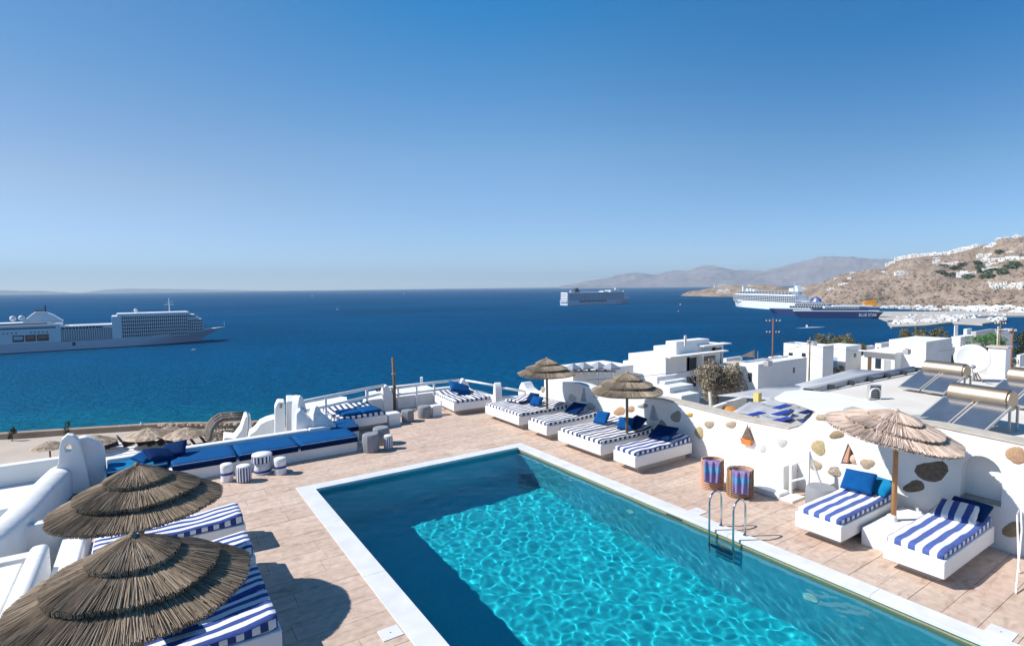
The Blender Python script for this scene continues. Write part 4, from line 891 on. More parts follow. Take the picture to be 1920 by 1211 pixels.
# near ground: terraces below the deck, then the slope down to the shore
def edge_y(px):  # picture row where the near land ends in front of the sea
    return interp([(-900, 850), (0, 816), (120, 808), (300, 797), (420, 795), (560, 790), (700, 775), (900, 740), (1180, 720), (1360, 700), (1500, 690), (1600, 690), (1780, 672), (2000, 660), (3400, 640)], px)
def gz(px, r):
    return interp([(-900, -6.8), (560, -6.8), (800, -7.2), (1150, -9.5), (1500, -11), (1800, -12), (2400, -12)], px)
mb = MB(); NU, NV = 150, 26
for i in range(NU+1):
    px = -1500+(3900+1500)*i/NU
    zt = gz(px, 0); e = at(px, edge_y(px), zt); re = math.hypot(e.x, e.y)
    for j in range(NV+1):
        t = j/NV
        if t < .8: r = 1.5+(re-1.5)*(t/.8); z = zt+.12*noise.noise(Vector((px*.01, r*.1, 0)))
        else: u = (t-.8)/.2; r = re+u*re*1.0; z = zt+(SEA-3-zt)*(u**.8)
        mb.v.append(tuple(far(px, r, z)))
for i in range(NU):
    for j in range(NV): a = i*(NV+1)+j; mb.f.append((a, a+NV+1, a+NV+2, a+1)); mb.m.append(0)
gnd = mb.build('ground', sand, None, True, fix=False); tag(gnd, kind='structure')
hb = thing('hotel_building', 'white hotel block carrying the pool deck', 'building', (6, 8, -7))
MB().box(-1.25, 13.9, -6, 19.0, -8, -2.7).build('wall', white, hb)
MB().box(4.0, 13.2, 19.01, 22.3, -8, -.6).build('wall', white, hb)
MB().box(-1.25, PX0-.3, -3, 19.0, -2.69, -.52).build('wall', white, hb); MB().box(PX1+.3, 13.9, -3, 19.0, -2.69, -.52).build('wall', white, hb); MB().box(PX0-.29, PX1+.29, 15.0, 19.0, -2.69, -.52).build('wall', white, hb)
# ================================================================== SHIPS
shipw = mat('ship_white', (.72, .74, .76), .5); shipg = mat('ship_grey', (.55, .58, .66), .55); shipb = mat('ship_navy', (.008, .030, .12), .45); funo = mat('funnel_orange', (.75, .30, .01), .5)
wdark = mat('ship_glazing', (.03, .05, .08), .15); rust = mat('lifeboat_orange', (.45, .16, .07), .6)
def hull(s0, s1, rake, beam, zk, zd, m, parent, bow='right', sheer=2.0, name='hull', frac=.72, N=40, stern=0.):
    mb = MB(); L = s1-s0; K = 7; rows = []
    for i in range(N+1):
        u = i/N; row = []
        for k in range(K+1):
            v = k/K; f = max(0, (u-frac)/(1-frac)); hb = beam/2*(1-f**(2.0+.8*v))
            if u == 1: hb = .15
            s = s0+L*u+rake*v**1.3*max(0, (u-frac*.9)/(1-frac*.9)); s -= stern*v*(1-u)**8
            z = zk+(zd-zk)*v+sheer*max(0, (u-.6)/.4)**2*v
            row.append((s, hb, z))
        rows.append(row)
    S = s0+s1
    for side in (-1, 1):
        o = len(mb.v)
        for row in rows: mb.v += [((x if bow == 'right' else S-x), beam/2+side*hb, z) for (x, hb, z) in row]
        for i in range(N):
            for k in range(K): a = o+i*(K+1)+k; mb.f.append((a, a+1, a+K+2, a+K+1)); mb.m.append(0)
    n1 = (N+1)*(K+1)
    for i in range(N): a = i*(K+1)+K; mb.f.append((a, a+K+1, n1+a+K+1, n1+a)); mb.m.append(0)
    mb.f.append(tuple(range(K+1))+tuple(n1+k for k in range(K, -1, -1))); mb.m.append(0)
    return mb.build(name, m, parent, False, False)
def decks(parent, s0, s1, z0, z1, rows, cols, y0, y1, m=shipw, dep=1.1, name='balcony_grid', slab=.32, post=.28):
    MB().box(s0, s1, y0+dep+.02, y1, z0, z1).build('deck_block', m, parent, False, False)
    MB().box(s0+.1, s1-.1, y0+dep-.25, y0+dep, z0+.1, z1-.1).build('window_band', wdark, parent, False, False)
    mb = MB(); h = (z1-z0)/rows
    for r in range(rows+1): mb.box(s0, s1, y0, y0+dep-.26, z0+r*h-slab/2, z0+r*h+slab/2)
    for c in range(cols+1): s = s0+(s1-s0)*c/cols; mb.box(s-post/2, s+post/2, y0+.02, y0+dep-.255, z0, z1)
    return tag(mb.build(name, m, parent, False, False), kind='stuff')
def bx(parent, name, m, *a, bevel=0): return MB().box(*a).build(name, m, parent, False, False, bevel=bevel)
def dome(parent, s, y, z, r): return MB().ball((s, y, z), r, 8).build('radar_dome', shipw, parent, True, False)
P0 = Vector((-93.4, 552.05, SEA)); ang = math.atan2(4.4, 130.7)
c1 = thing('cruise_ship', 'large grey white cruise ship with balcony rows, cut off by the left edge', 'cruise ship', P0, ang, 'cruise ships in the bay')
hull(-70, 131, 22, 27, -1, 6.6, mat('cruise_hull', (.54, .58, .64), .5), c1, sheer=5.2)
decks(c1, 75, 122, 7.0, 24.6, 6, 32, .3, 26.5, slab=.6, post=.4); bx(c1, 'wheelhouse', shipw, 72, 124, .6, 26.2, 24.9, 27.0, bevel=.6)
decks(c1, 122.3, 134, 9.5, 20, 4, 8, 3.5, 23.5, slab=.6, post=.4); bx(c1, 'forward_deck', shipw, 122, 131, 3, 24, 20.3, 22.2, bevel=.4); bx(c1, 'bridge_wing', shipw, 120, 128.5, 2.0, 25, 22.3, 24.4, bevel=.5); bx(c1, 'bridge_windows', wdark, 121.5, 128.7, 1.9, 25.2, 22.9, 23.7)
bx(c1, 'stair_tower', shipw, 68.5, 75, .1, 27, 6.5, 25, bevel=.2)
decks(c1, 36.5, 68.4, 7.4, 15.4, 5, 22, .3, 26.5, slab=.5, post=.4); bx(c1, 'upper_deck', shipw, 34, 70, .5, 26.5, 17.6, 18.5); decks(c1, 36.5, 62, 15.6, 18.3, 1, 12, .1, 26.5)
mb = MB()
for k in range(40): s = 44+k*.7; mb.tube([(s, .6, 18.5), (s, .6, 19.9)], .09, 4)
mb.box(43.5, 72, .5, .7, 19.8, 19.95); tag(mb.build('deck_rail', shipw, c1, False, False), kind='stuff')
bx(c1, 'aft_block', shipw, -68, 36, .4, 26.6, 6.6, 20.6, bevel=.3)
bx(c1, 'aft_sun_deck', shipw, -60, 30, 2.5, 24.5, 20.61, 22.2, bevel=.2); bx(c1, 'window_band', wdark, -60, 33, .2, .5, 17.6, 18.6); bx(c1, 'window_band', wdark, -50, 28, 2.3, 2.6, 20.9, 21.7)
for (a, b) in ((7.5, 14), (14.8, 20.8), (21.5, 28.5)):
    bx(c1, 'boat_recess', mat('boat_bay', (.10, .08, .08), .8), a, b, .15, .6, 8, 13.0)
    if a > 10: bx(c1, 'lifeboat', rust, a+.6, b-.6, -.5, .7, 9.4, 12.2, bevel=.6)
    else: bx(c1, 'lifeboat', shipg, a+.6, b-.6, -.5, .7, 9.4, 12.2, bevel=.6)
for k in range(9): bx(c1, 'porthole', wdark, 2+k*2.4+(6 if k > 3 else 0), 3+k*2.4+(6 if k > 3 else 0), .2, .5, 14.4, 15.2)
MB().prism([(12, 22.2), (18.5, 28.4), (21, 30.4), (25.5, 30.5), (31, 27.5), (37.5, 22.2)], 8, 19, lambda p, a: (p[0], a, p[1])).build('funnel', shipw, c1, False, False, bevel=.6)
bx(c1, 'funnel_top', dark, 20.5, 25.8, 9.5, 17.5, 30.5, 31.6); MB().tube([(26.5, 13, 30), (26.5, 13, 35)], .5, 6).build('exhaust_pipe', dark, c1, False, False)
dome(c1, 7.5, 8, 25.6, 2.0); dome(c1, 12.6, 8, 25.8, 2.0); dome(c1, 85.3, 8, 29.2, 1.5)
mb = MB(); mb.tube([(109.8, 13, 27), (109.8, 13, 39)], .35, 6); mb.tube([(106, 13, 33.5), (113.5, 13, 33.5)], .25, 5); mb.tube([(108, 13, 35.5), (113, 13, 36)], .25, 5); mb.build('mast', shipw, c1, False, False)
MB().tube([(152.5, 13.5, 12), (152.5, 13.5, 16)], .2, 5).build('jackstaff', shipw, c1, False, False)
bx(c1, 'anchor_pocket', wdark, 42.5, 44.5, -.15, .3, 3, 5.6)
# ship 2
def ship(name, lab, pxa, ra, pxb, rb, cat='cruise ship', group='cruise ships in the bay'):
    A = far(pxa, ra, SEA); B = far(pxb, rb, SEA); t = thing(name, lab, cat, A, math.atan2(B.y-A.y, B.x-A.x), group=group); return t, (B-A).length
c2, L = ship('cruise_ship', 'distant cruise ship, shade on its side coloured blue grey, seen from astern in open water left of the harbour', 1064, 1310, 1186, 1440)
hull(0, L-10, 14, 30, -1, 11, shipg, c2, sheer=4)  # side shade put into the blue grey; stern and upper works stay white
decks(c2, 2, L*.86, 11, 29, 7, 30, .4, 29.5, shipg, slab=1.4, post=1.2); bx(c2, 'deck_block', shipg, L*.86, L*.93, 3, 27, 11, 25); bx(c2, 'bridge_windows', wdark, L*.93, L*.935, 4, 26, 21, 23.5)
for k in range(6): bx(c2, 'stern_terrace', shipw, -3+k*.9, 2.5+k*.9, 1+k*.6, 29-k*.6, 8+k*4, 8.6+k*4, bevel=.1)
bx(c2, 'stern_block', shipw, .5, 2.4, 2, 28, 3, 31)
for k in range(5):
    for q in range(4): bx(c2, 'stern_window', wdark, .2+k*.02, .6, 5+q*6, 8.5+q*6, 10.2+k*4, 12+k*4)
bx(c2, 'top_deck', shipw, 2, L*.84, 3, 27, 29.2, 30.6); MB().prism([(28, 30.5), (31, 40), (38, 41), (45, 31)], 9, 21, lambda p, a: (p[0], a, p[1])).build('funnel', mat('funnel_dark', (.03, .04, .05), .5), c2, False, False, bevel=.6)
dome(c2, 18, 12, 33, 2.2); dome(c2, L*.77, 12, 37.5, 2.6); dome(c2, L*.9, 12, 31, 1.8); bx(c2, 'bridge_house', shipw, L*.66, L*.8, 4, 26, 30.7, 34.5, bevel=.5); bx(c2, 'lido_house', shipw, L*.56, L*.64, 6, 24, 30.7, 32.8, bevel=.4)
mb = MB()
for k in range(9): mb.box(35+k*9.5, 43+k*9.5, -1, .6, 8, 10.6)
tag(mb.build('lifeboat_row', mat('boat_bay'), c2, False, False), kind='stuff')
# ship 3 white, bow to the left
c3, L = ship('white_cruise_ship', 'bright white cruise ship moored in the harbour behind the blue ferries', 1370, 1240, 1497, 1010)
hull(0, L, 13, 24, -1, 13, shipw, c3, 'left', sheer=4)
sc3 = 1
decks(c3, 12, L-10, 13.2, 24.6, 4, 34, 1, 23, shipw, slab=.6, post=.6); bx(c3, 'sun_deck', shipw, 16, L-14, 2.4, 21.6, 24.9, 26.6, bevel=.3); decks(c3, 22, L-26, 26.8, 32, 2, 18, 4, 20, shipw, slab=.5, post=.5)
bx(c3, 'window_band', wdark, 20, L*.8, .3, .6, 9.6, 10.6)
for (a, b, c_, d, e) in ((33, 38, 9, 15, 41), (L-42, L-28, 7, 17, 38), (52, 62, 8, 16, 36.5), (66, 72, 9, 15, 37), (80, 88, 8, 16, 35.5)): bx(c3, 'deck_house', shipw, a, b, c_, d, 32.1, e, bevel=.5)
MB().prism([(L-27, 32), (L-25, 42), (L-19, 42), (L-15, 32)], 8, 16, lambda p, a: (p[0], a, p[1])).build('funnel', shipw, c3, False, False, bevel=.5)
MB().tube([(30, 12, 32), (29, 12, 45)], .45, 6).build('mast', shipw, c3, False, False); MB().tube([(L-34, 12, 38), (L-34, 12, 48)], .45, 6).build('mast', shipw, c3, False, False)
decks(c3, L-9.8, L+20, 5, 16.6, 3, 8, 2, 22, shipw, slab=.6)
# ferries
f1, L = ship('navy_ferry', 'navy hulled ferry with white superstructure and blue swirl funnel, the farther of the two', 1447, 890, 1560, 862, 'ferry', 'navy ferries in the harbour')
hull(0, L, 8, 18, -1, 9.5, shipb, f1, 'left', sheer=.6, frac=.85); bx(f1, 'white_sheer_strake', shipw, -4, L, -.1, 18.1, 9.7, 10.7)
for k, (a, b, z0, z1) in enumerate(((25, L-4, 10.8, 14), (32, L-8, 14.1, 17), (40, L-14, 17.1, 19.5))): decks(f1, a, b, z0, z1, 1, 14, 1+k, 17-k, shipw, slab=.4)
MB().prism([(49, 19.5), (52, 25), (57, 27), (62, 24), (64, 19.5)], 5, 13, lambda p, a: (p[0], a, p[1])).build('funnel', mat('funnel_blue', (.06, .13, .36), .5), f1, False, False, bevel=.5)
MB().prism([(54.5, 19.8), (57, 25), (59.5, 24), (58, 19.8)], 4.8, 4.95, lambda p, a: (p[0], a, p[1])).build('funnel_emblem', shipw, f1, False, False)
f2, L = ship('navy_ferry', 'nearer navy ferry with orange funnel and white lettering along its side', 1506, 816, 1654, 834, 'ferry', 'navy ferries in the harbour')
hull(0, L-2, 7, 18, -1, 8.6, shipb, f2, 'right', sheer=-.6, frac=.88, stern=10); bx(f2, 'white_sheer_strake', shipw, -9, L-2, -.15, 18.1, 9.0, 10.2, bevel=.1)
bx(f2, 'lower_deckhouse', shipb, 12, L-14, 1.2, 16.8, 10.21, 12.6); decks(f2, 26, L-24, 12.7, 15, 1, 22, 1.4, 16.6, shipw, slab=.4); bx(f2, 'top_deckhouse', shipw, 36, 80, 3, 15, 15.1, 16.8, bevel=.3); bx(f2, 'window_band', wdark, 20, L-18, 1.0, 1.3, 11.2, 12.0)
MB().prism([(72, 15), (70.5, 20.5), (80, 23.8), (84, 24), (84, 15)], 5, 13, lambda p, a: (p[0], a, p[1])).build('funnel', funo, f2, False, False, bevel=.4)
bx(f2, 'funnel_rim', dark, 73, 84, 5.5, 12.5, 24.0, 24.7)
def text(body, size, name, m, parent, loc, rot=(PI/2, 0, 0), sx=1, ex=.01):
    cu = bpy.data.curves.new(name, 'FONT'); cu.body = body; cu.size = size; cu.extrude = ex; ob = bpy.data.objects.new(name, cu); sc.collection.objects.link(ob); bpy.context.view_layer.update()
    me = bpy.data.meshes.new_from_object(ob.evaluated_get(dg())); bpy.data.objects.remove(ob); me.materials.clear(); me.materials.append(m)
    o = bpy.data.objects.new(name, me); sc.collection.objects.link(o); o.parent = parent; o.location = loc; o.rotation_euler = rot; o.scale = (sx, 1, 1); return o
text('BLUE STAR', 5.2, 'hull_lettering', shipw, f2, (64, -.12, 3.0), sx=.78, ex=.03); text('FERRIES', 3.6, 'hull_lettering', shipw, f2, (88.5, -.12, 3.2), sx=.95, ex=.03)
# sailing and small boats
def sail(px, py, h, lab, hullc=shipw, kind='sail'):
    p = at(px, py, SEA); t = thing('sailing_boat' if kind == 'sail' else 'motor_boat', lab, 'boat', p, R(30), 'small boats on the sea')
    hull(-h*.45, h*.35, h*.12, h*.24, -.3, h*.09, hullc, t, sheer=.2, N=12)
    if kind == 'sail':
        MB().tube([(0, h*.12, .3), (0, h*.12, h)], h*.012, 5).build('mast', shipw, t, False, False); MB().add([(0, h*.12, h*.13), (-h*.36, h*.16, h*.14), (0, h*.12, h*.97), (0, h*.13, h*.5)], [(0, 1, 3), (1, 2, 3)]).build('sail', shipw, t, False, False)
        MB().tube([(0, h*.12, h*.13), (-h*.38, h*.14, h*.13)], h*.012, 5).build('boom', shipw, t, False, False)
    else: bx(t, 'cabin', shipw, -h*.2, h*.12, h*.05, h*.19, h*.09, h*.24, bevel=.1)
    return t
sail(634, 581, 9, 'tiny white sailing boat in open water right of the large cruise ship'); sail(758, 552, 16, 'tiny white sailing boat near the horizon above the deck corner'); sail(586, 556, 14, 'faint sailing boat on the horizon right of the large cruise ship'); sail(364, 656, 3.5, 'small white buoy like boat off the bow of the large cruise ship', shipw, 'm')
sail(1277, 572, 13, 'small motor boat off the rocky headland', mat('boat_grey', (.35, .32, .28), .6), 'm'); sail(1273, 584, 7, 'tiny orange dinghy below the motor boat off the headland', funo, 'm'); sail(1515, 613, 9, 'speeding white motor boat in front of the navy ferries', shipw, 'm')
for (px, py, a, b) in ((1530, 613.5, 30, 2.2),):
    p = at(px, py, SEA+.05); t = MB().add([(p.x-a, p.y+b*3, p.z), (p.x, p.y-b, p.z), (p.x+a*.4, p.y-b*2, p.z), (p.x, p.y+b*2, p.z)], [(0, 1, 2, 3)]).build('boat_wake', mat('foam', (.5, .58, .66), .9)); tag(t, kind='stuff')

def ordw(k): return '%d%s' % (k, 'th' if 10 <= k % 100 <= 20 else {1: 'st', 2: 'nd', 3: 'rd'}.get(k % 10, 'th'))
def number(group, fmt):
    os_ = [o for o in sc.objects if o.get('group') == group]; os_.sort(key=lambda o: proj(o.location)[0])
    for k, o in enumerate(os_): o['label'] = fmt % ordw(k+1)
# ================================================================== HILLSIDE HOUSES AND PORT
hwm = mat('hill_white', (.74, .73, .70), .9)
hseed = random.Random(11)
def onhill(px, py, surf=hp):
    t = solve(lambda q: proj(surf(px, q))[1], py, .02, .995); return surf(px, t)
def hhouse(px, py, w, h, lab, surf=hp, grp='white houses on the dry hillside', nm='hill_house', nw=None, p=None):
    p = p or onhill(px, py, surf); rg = math.hypot(p.x, p.y); W = w*rg/F_PX*.85; H_ = h*rg/F_PX*.68; Dp = max(6, min(14, W*.8)); az = -math.atan2(p.x, p.y)+hseed.uniform(-.25, .25)
    t = thing(nm, lab, 'house', p, az, grp); MB().box(-W/2, W/2, 0, Dp, -4, H_).build('wall', hwm, t, False, False)
    if w > 9: MB().box(-W*.28, W*.18, Dp*.3, Dp*.9, H_, H_*1.45).build('upper_storey', hwm, t, False, False)
    n = nw if nw is not None else max(1, int(W/7))
    for k in range(n): s = -W/2+(k+.5)*W/n; MB().box(s-.8, s+.8, -.08, .1, H_*.25, H_*.25+min(2.2, H_*.5)).build('window', wdark, t, False, False)
    return t
for (px, py, w, h, lab) in ((1860, 461, 13, 5, 'white domed house on the hill skyline'), (1848, 464, 10, 3, 'low white house stepping left of the skyline house'), 
    (1838, 482, 11, 5, 'left wing of the large white hillside estate'), (1853, 480, 13, 4, 'upper wing of the large white hillside estate'), (1845, 490, 12, 6, 'lower wing of the large white hillside estate'), (1865, 489, 20, 4, 'long white row house right of the estate'), (1896, 487, 36, 5, 'longest white row house at the right end of the upper hill'),
    (1754, 486, 9, 4, 'small white house at the left skyline shoulder'), (1757, 492, 15, 4, 'white house below the skyline shoulder'), (1776, 498, 30, 4, 'long white terrace house over a dark hedge'), (1794, 494, 16, 3, 'pale terrace right of the long terrace house'), (1807, 517, 22, 7, 'large isolated white villa on the middle slope'), (1825, 513, 6, 4, 'small cube house right of the isolated villa'),
    (1866, 506, 34, 4, 'white row house above the green trees on the slope'), (1861, 496, 18, 3, 'white house tucked under the estate'), (1893, 475, 12, 3, 'small white house under the hill crest at right'), (1913, 475, 5, 3, 'tiny white hut near the right edge of the crest'), (1690, 514, 19, 5, 'lone flat white house on the left slope'), (1648, 509, 14, 4, 'white house on the left ridge'), (1656, 513, 11, 4, 'white house just below the left ridge'), (1632, 532, 8, 4, 'small white house low on the left slope'), (1618, 528, 8, 3, 'tiny pale house beside the small low one'),
    (1598, 513, 9, 4, 'white hut on the ridge end above the harbour'), (1592, 525, 7, 6, 'tall narrow white house above the ferry funnel'), (1584, 535, 22, 4, 'wide white house on the slope above the ferries'), (1567, 523, 7, 3, 'small white hut at the ridge tip'), (1612, 512, 6, 3, 'little ridge house right of the ridge end hut'), (1560, 543, 18, 3, 'low white house at the slope foot behind the cruise ship')):
    hhouse(px, py, w, h, lab)
for i in range(30):
    px = 1858+62*hseed.random(); py = 531+11*hseed.random()
    hhouse(px, py, hseed.uniform(5, 9), hseed.uniform(2.5, 4), 'small white cube house in the dense cluster at the right edge of the slope', grp='dense cluster of cube houses', nm='cube_house')
for (px, py, w, h, lab) in ((1357, 537, 36, 3, 'long white building on top of the headland'), (1352, 548, 18, 5, 'white house on the headland slope, left one'), (1364, 547, 11, 5, 'white house on the headland slope, right one'), (1406, 536.5, 10, 2, 'small white hut on the headland crest'), (1505, 543, 15, 4, 'white boathouse on the low neck of land'), (1520, 543, 9, 3, 'small white shed beside the boathouse')):
    hhouse(px, py, w, h, lab, hd, 'white buildings on the headland', 'headland_house')
for i in range(74):
    px = 1652+275*hseed.random(); py = 577+12*hseed.random()
    hhouse(px, py, hseed.uniform(8, 24), hseed.uniform(3, 5.5), 'white harbour building in the row along the foot of the hill', grp='white harbour front buildings', nm='harbour_building')
# shrubs and trees on the hill
for (nm_, lab, spots, cnt, sz, mm) in (('hill_trees', 'band of green trees among the hillside houses', [(1845, 511, 22), (1870, 509, 26), (1893, 502, 18), (1900, 497, 14), (1835, 503, 10), (1815, 521, 14), (1850, 520, 18), (1880, 512, 14)], 420, 4.2, leafmat('hill_leaf', (.03, .06, .02), (.08, .12, .05))), ('hill_shrubs', 'dark scrub', [(1790, 504, 16), (1780, 517, 14), (1765, 500, 18), (1805, 498, 12), (1762, 512, 12), (1870, 474, 10), (1828, 494, 12)], 260, 3.4, ldark)):
    mb = MB(); rr = random.Random(3)
    for (px, py, w_) in spots:
        for k in range(int(w_*1.2)):
            p = onhill(px+rr.uniform(-w_, w_)*.5, py+rr.uniform(-2, 2)); leafcloud(mb, (p.x, p.y, p.z+2), (6, 6, 3.2), 26, sz, rr)
    tag(mb.build(nm_, mm, None, False, fix=False), kind='stuff')
mb = MB(); rr = random.Random(9)
for k in range(900):
    px = rr.uniform(1540, 1935); sy = interp([(1540, 530), (1660, 505), (1692, 488), (1800, 470), (1880, 449), (1935, 445)], px)+4
    try: p = onhill(px, rr.uniform(sy, 580))
    except Exception: continue
    leafcloud(mb, (p.x, p.y, p.z+.6), (2.6, 2.6, 1.6), 7, 2.6, rr)
tag(mb.build('scrub', leafmat('scrub_leaf', (.07, .065, .035), (.16, .13, .08)), None, False, fix=False), kind='stuff')
# quay and pier
conc = mat('quay_concrete', (.50, .46, .41), .9, noise_=(.08, .6, (.40, .36, .31)))
def slab(name, poly, z0, z1, m):
    mb = MB(); k = len(poly); q = [at(px, py, z1) for px, py in poly]; mb.add([(p.x, p.y, z0) for p in q]+[tuple(p) for p in q], [tuple(range(k)), tuple(range(k, 2*k))]+[(i, (i+1) % k, k+(i+1) % k, k+i) for i in range(k)]); return struct(mb, name, m)
slab('pier', [(1664, 604), (1672, 612.5), (1735, 610), (1785, 603.5), (1842, 606.5), (1887, 600), (1884, 596), (1790, 596.5), (1740, 598)], SEA-2, SEA+2.2, conc)
slab('quay', [(1640, 592), (1664, 601), (1800, 596), (1822, 592), (1960, 592), (2080, 590), (2080, 584), (1640, 584)], SEA-2, SEA+1.8, conc)
rr = random.Random(21)
for i in range(22):
    px = rr.uniform(1676, 1815); py = 611-(px-1676)*.045-rr.uniform(2.5, 9); p = at(px, py, SEA+2)
    hhouse(px, py, rr.uniform(6, 15), rr.uniform(2.5, 5), 'white shed or parked coach on the pier', grp='sheds and coaches on the pier', nm='pier_shed', p=p)
for i, (px, py) in enumerate([(1858, 598), (1872, 597), (1880, 597), (1866, 601)]):
    hhouse(px, py, 10, 4, 'white pier head building %s' % ('left', 'centre', 'right', 'front')[i], grp='pier head buildings', nm='pier_house', p=at(px, py+2, SEA+2))
for i in range(34):
    px = rr.uniform(1690, 1915); py = rr.uniform(592, 599) if px < 1840 else rr.uniform(590, 594); p = at(px, py, SEA+.2); Lb = rr.uniform(6, 13)
    t = thing('moored_boat', 'small white boat moored in the harbour basin', 'boat', p, rr.uniform(0, 6), 'moored boats in the harbour'); hull(0, Lb, 1, Lb*.3, 0, Lb*.13, shipw, t, N=8); bx(t, 'cabin', shipw, Lb*.2, Lb*.55, Lb*.06, Lb*.24, Lb*.13, Lb*.28)
    if i % 2: MB().tube([(Lb*.5, Lb*.15, 1), (Lb*.5, Lb*.15, Lb*1.1)], .12, 4).build('mast', shipw, t, False, False)
# ================================================================== VILLAGE BEHIND THE WALL
def block(parent, pxl, pxc, pxr, pyb, pyt, z0, m=white2, wins=(), bev=.06, name='wall', down=3, cap_=.0):
    c = at(pxc, pyb, z0); z1 = solve(lambda z: -proj((c.x, c.y, z))[1], -pyt, z0, z0+30)
    yl = solve(lambda y: -proj((c.x, y, z0))[0], -pxl, c.y, c.y+60); xr = solve(lambda x: proj((x, c.y, z0))[0], pxr, c.x, c.x+90)
    o = MB().box(c.x, xr, c.y, yl, z0-down, z1).build(name, m, parent, bevel=bev)
    Lx, Ly, H_ = xr-c.x, yl-c.y, z1-z0
    for (f, u0, u1, v0, v1, wm) in wins:
        if f == 'x': a = (c.x+Lx*u0, c.x+Lx*u1, c.y-.02, c.y+.1); fr = (a[0]-.07, a[1]+.07, c.y-.05, c.y-.021)
        else: a = (c.x-.02, c.x+.1, c.y+Ly*u0, c.y+Ly*u1); fr = (c.x-.05, c.x-.021, a[2]-.07, a[3]+.07)
        za, zb = z0+H_*v0, z0+H_*v1
        w_ = MB().box(*a, za, zb).build('window' if v0 > .05 else 'door', wm or glass, parent)
        w_.name = 'window' if v0 > .05 else 'door'
        if f == 'x': MB().box(fr[0], fr[1], fr[2], fr[3], zb+.001, zb+.09).build('window_frame', whitep, parent)
    return (c, xr, yl, z1)
def house(name, lab, px, py, z0, group='white village houses below the deck'):
    return thing(name, lab, 'house', at(px, py, z0), group=group)
def roofwall(parent, c, xr, yl, z1, h=.25, t=.22):
    for a in ((c.x, xr, c.y, c.y+t), (c.x, xr, yl-t, yl), (c.x, c.x+t, c.y+t+.001, yl-t-.001), (xr-t, xr, c.y+t+.001, yl-t-.001)): MB().box(*a, z1-.02, z1+h).build('roof_parapet', white2, parent, bevel=.05)
h1 = house('village_house', 'large two storey white house with yellow curtained windows above the olive tree', 1248, 740, -9)
c, xr, yl, z1 = block(h1, 1178, 1248, 1350, 742, 671, -9, wins=(('x', .36, .60, .58, .93, glass), ('x', .37, .41, .58, .93, gold), ('x', .36, .58, .12, .42, glass), ('x', .66, .9, .6, .92, glass)))
MB().box(c.x-.15, xr+.6, c.y-.9, c.y+.2, z1+.02, z1+.2).build('roof_slab', white2, h1, bevel=.04)
MB().box(c.x+6, xr+1.0, c.y-1.1, c.y-.05, -5.9, -5.75).build('balcony_slab', white2, h1, bevel=.03); MB().box(c.x+6, c.x+6.15, c.y-1.1, c.y-.05, -9, z1).build('side_wall', white2, h1)
block(h1, 1225, 1262, 1352, 690, 652, -6.5, down=0); block(h1, 1248, 1268, 1330, 655, 641, -3.4, down=1); block(h1, 1282, 1284, 1288, 642, 629, -2.2, down=.5, name='chimney')
c2_, x2, y2, z2 = block(h1, 1272, 1308, 1356, 692, 649, -6.5, down=0, wins=(('x', .52, .92, .1, .85, glass), ('x', .56, .66, .1, .85, gold)))
MB().box(c2_.x-.2, x2+.2, c2_.y-1.2, c2_.y+.3, z2+.01, z2+.15).build('canopy_slab', white2, h1)
h = house('white_annexe', 'low white annexe stepping down left of the two storey village house', 1180, 700, -9); block(h, 1168, 1182, 1200, 712, 678, -9)
h = house('lounge_terrace', 'long low white terrace wall with shaded loungers behind the second umbrella', 1090, 712, -7.5); block(h, 1020, 1075, 1188, 722, 698, -7.0)
for k, (px, py, w_) in enumerate(((1075, 690, 22), (1095, 688, 26), (1122, 687, 26), (1146, 689, 24))):
    t = thing('grey_parasol', 'faded grey square parasol on the lounge terrace, number in row: %s' % ('first', 'second', 'third', 'last')[k], 'parasol', at(px, py+38, -5.7), group='grey parasols on the lounge terrace')
    t['label'] = 'faded grey parasol on the lounge terrace, %s from the left' % ('first', 'second', 'third', 'fourth')[k]
    p = at(px, py+38, -5.7); s = w_*math.hypot(p.x, p.y)/F_PX/2
    MB().add([(-s, -s, 2.2), (s, -s, 2.2), (s, s, 2.2), (-s, s, 2.2), (0, 0, 2.75), (-s, -s, 2.05), (s, -s, 2.05), (s, s, 2.05), (-s, s, 2.05)], [(0, 1, 4), (1, 2, 4), (2, 3, 4), (3, 0, 4), (0, 5, 6, 1), (1, 6, 7, 2), (2, 7, 8, 3), (3, 8, 5, 0)]).build('canopy', mat('parasol_grey', (.27, .30, .35), .9), t, False, False)
    MB().tube([(0, 0, 0), (0, 0, 2.7)], .04, 6).build('pole', metalg, t, False, False)
for k in range(5):
    p = at(1082+k*15, 700, -5.6); t = thing('terrace_lounger', 'dark lounger on the lounge terrace, place %s from the left' % ('one', 'two', 'three', 'four', 'five')[k], 'lounger', p, .4, 'loungers on the lounge terrace')
    MB().box(-.3, .3, -.8, .5, .25, .35).build('seat', dark, t, world_=False); MB().box(-.3, .3, .5, .58, .3, .85).build('backrest', dark, t, world_=False); MB().box(-.28, .28, -.75, -.65, 0, .25).build('leg', metalg, t, world_=False)
# white stairs right of umbrella two
h = thing('garden_stairs', 'white masonry stairs and planter blocks descending below the two storey house', 'stairs', at(1250, 740, -2))
for k, (a, b, c_, pb_, pt_) in enumerate(((1226, 1232, 1272, 730, 707), (1236, 1246, 1288, 740, 716), (1224, 1256, 1300, 752, 727), (1240, 1278, 1312, 762, 742))): block(h, a, b, c_, pb_, pt_, -3-.2*k, name='stair_block', down=4)
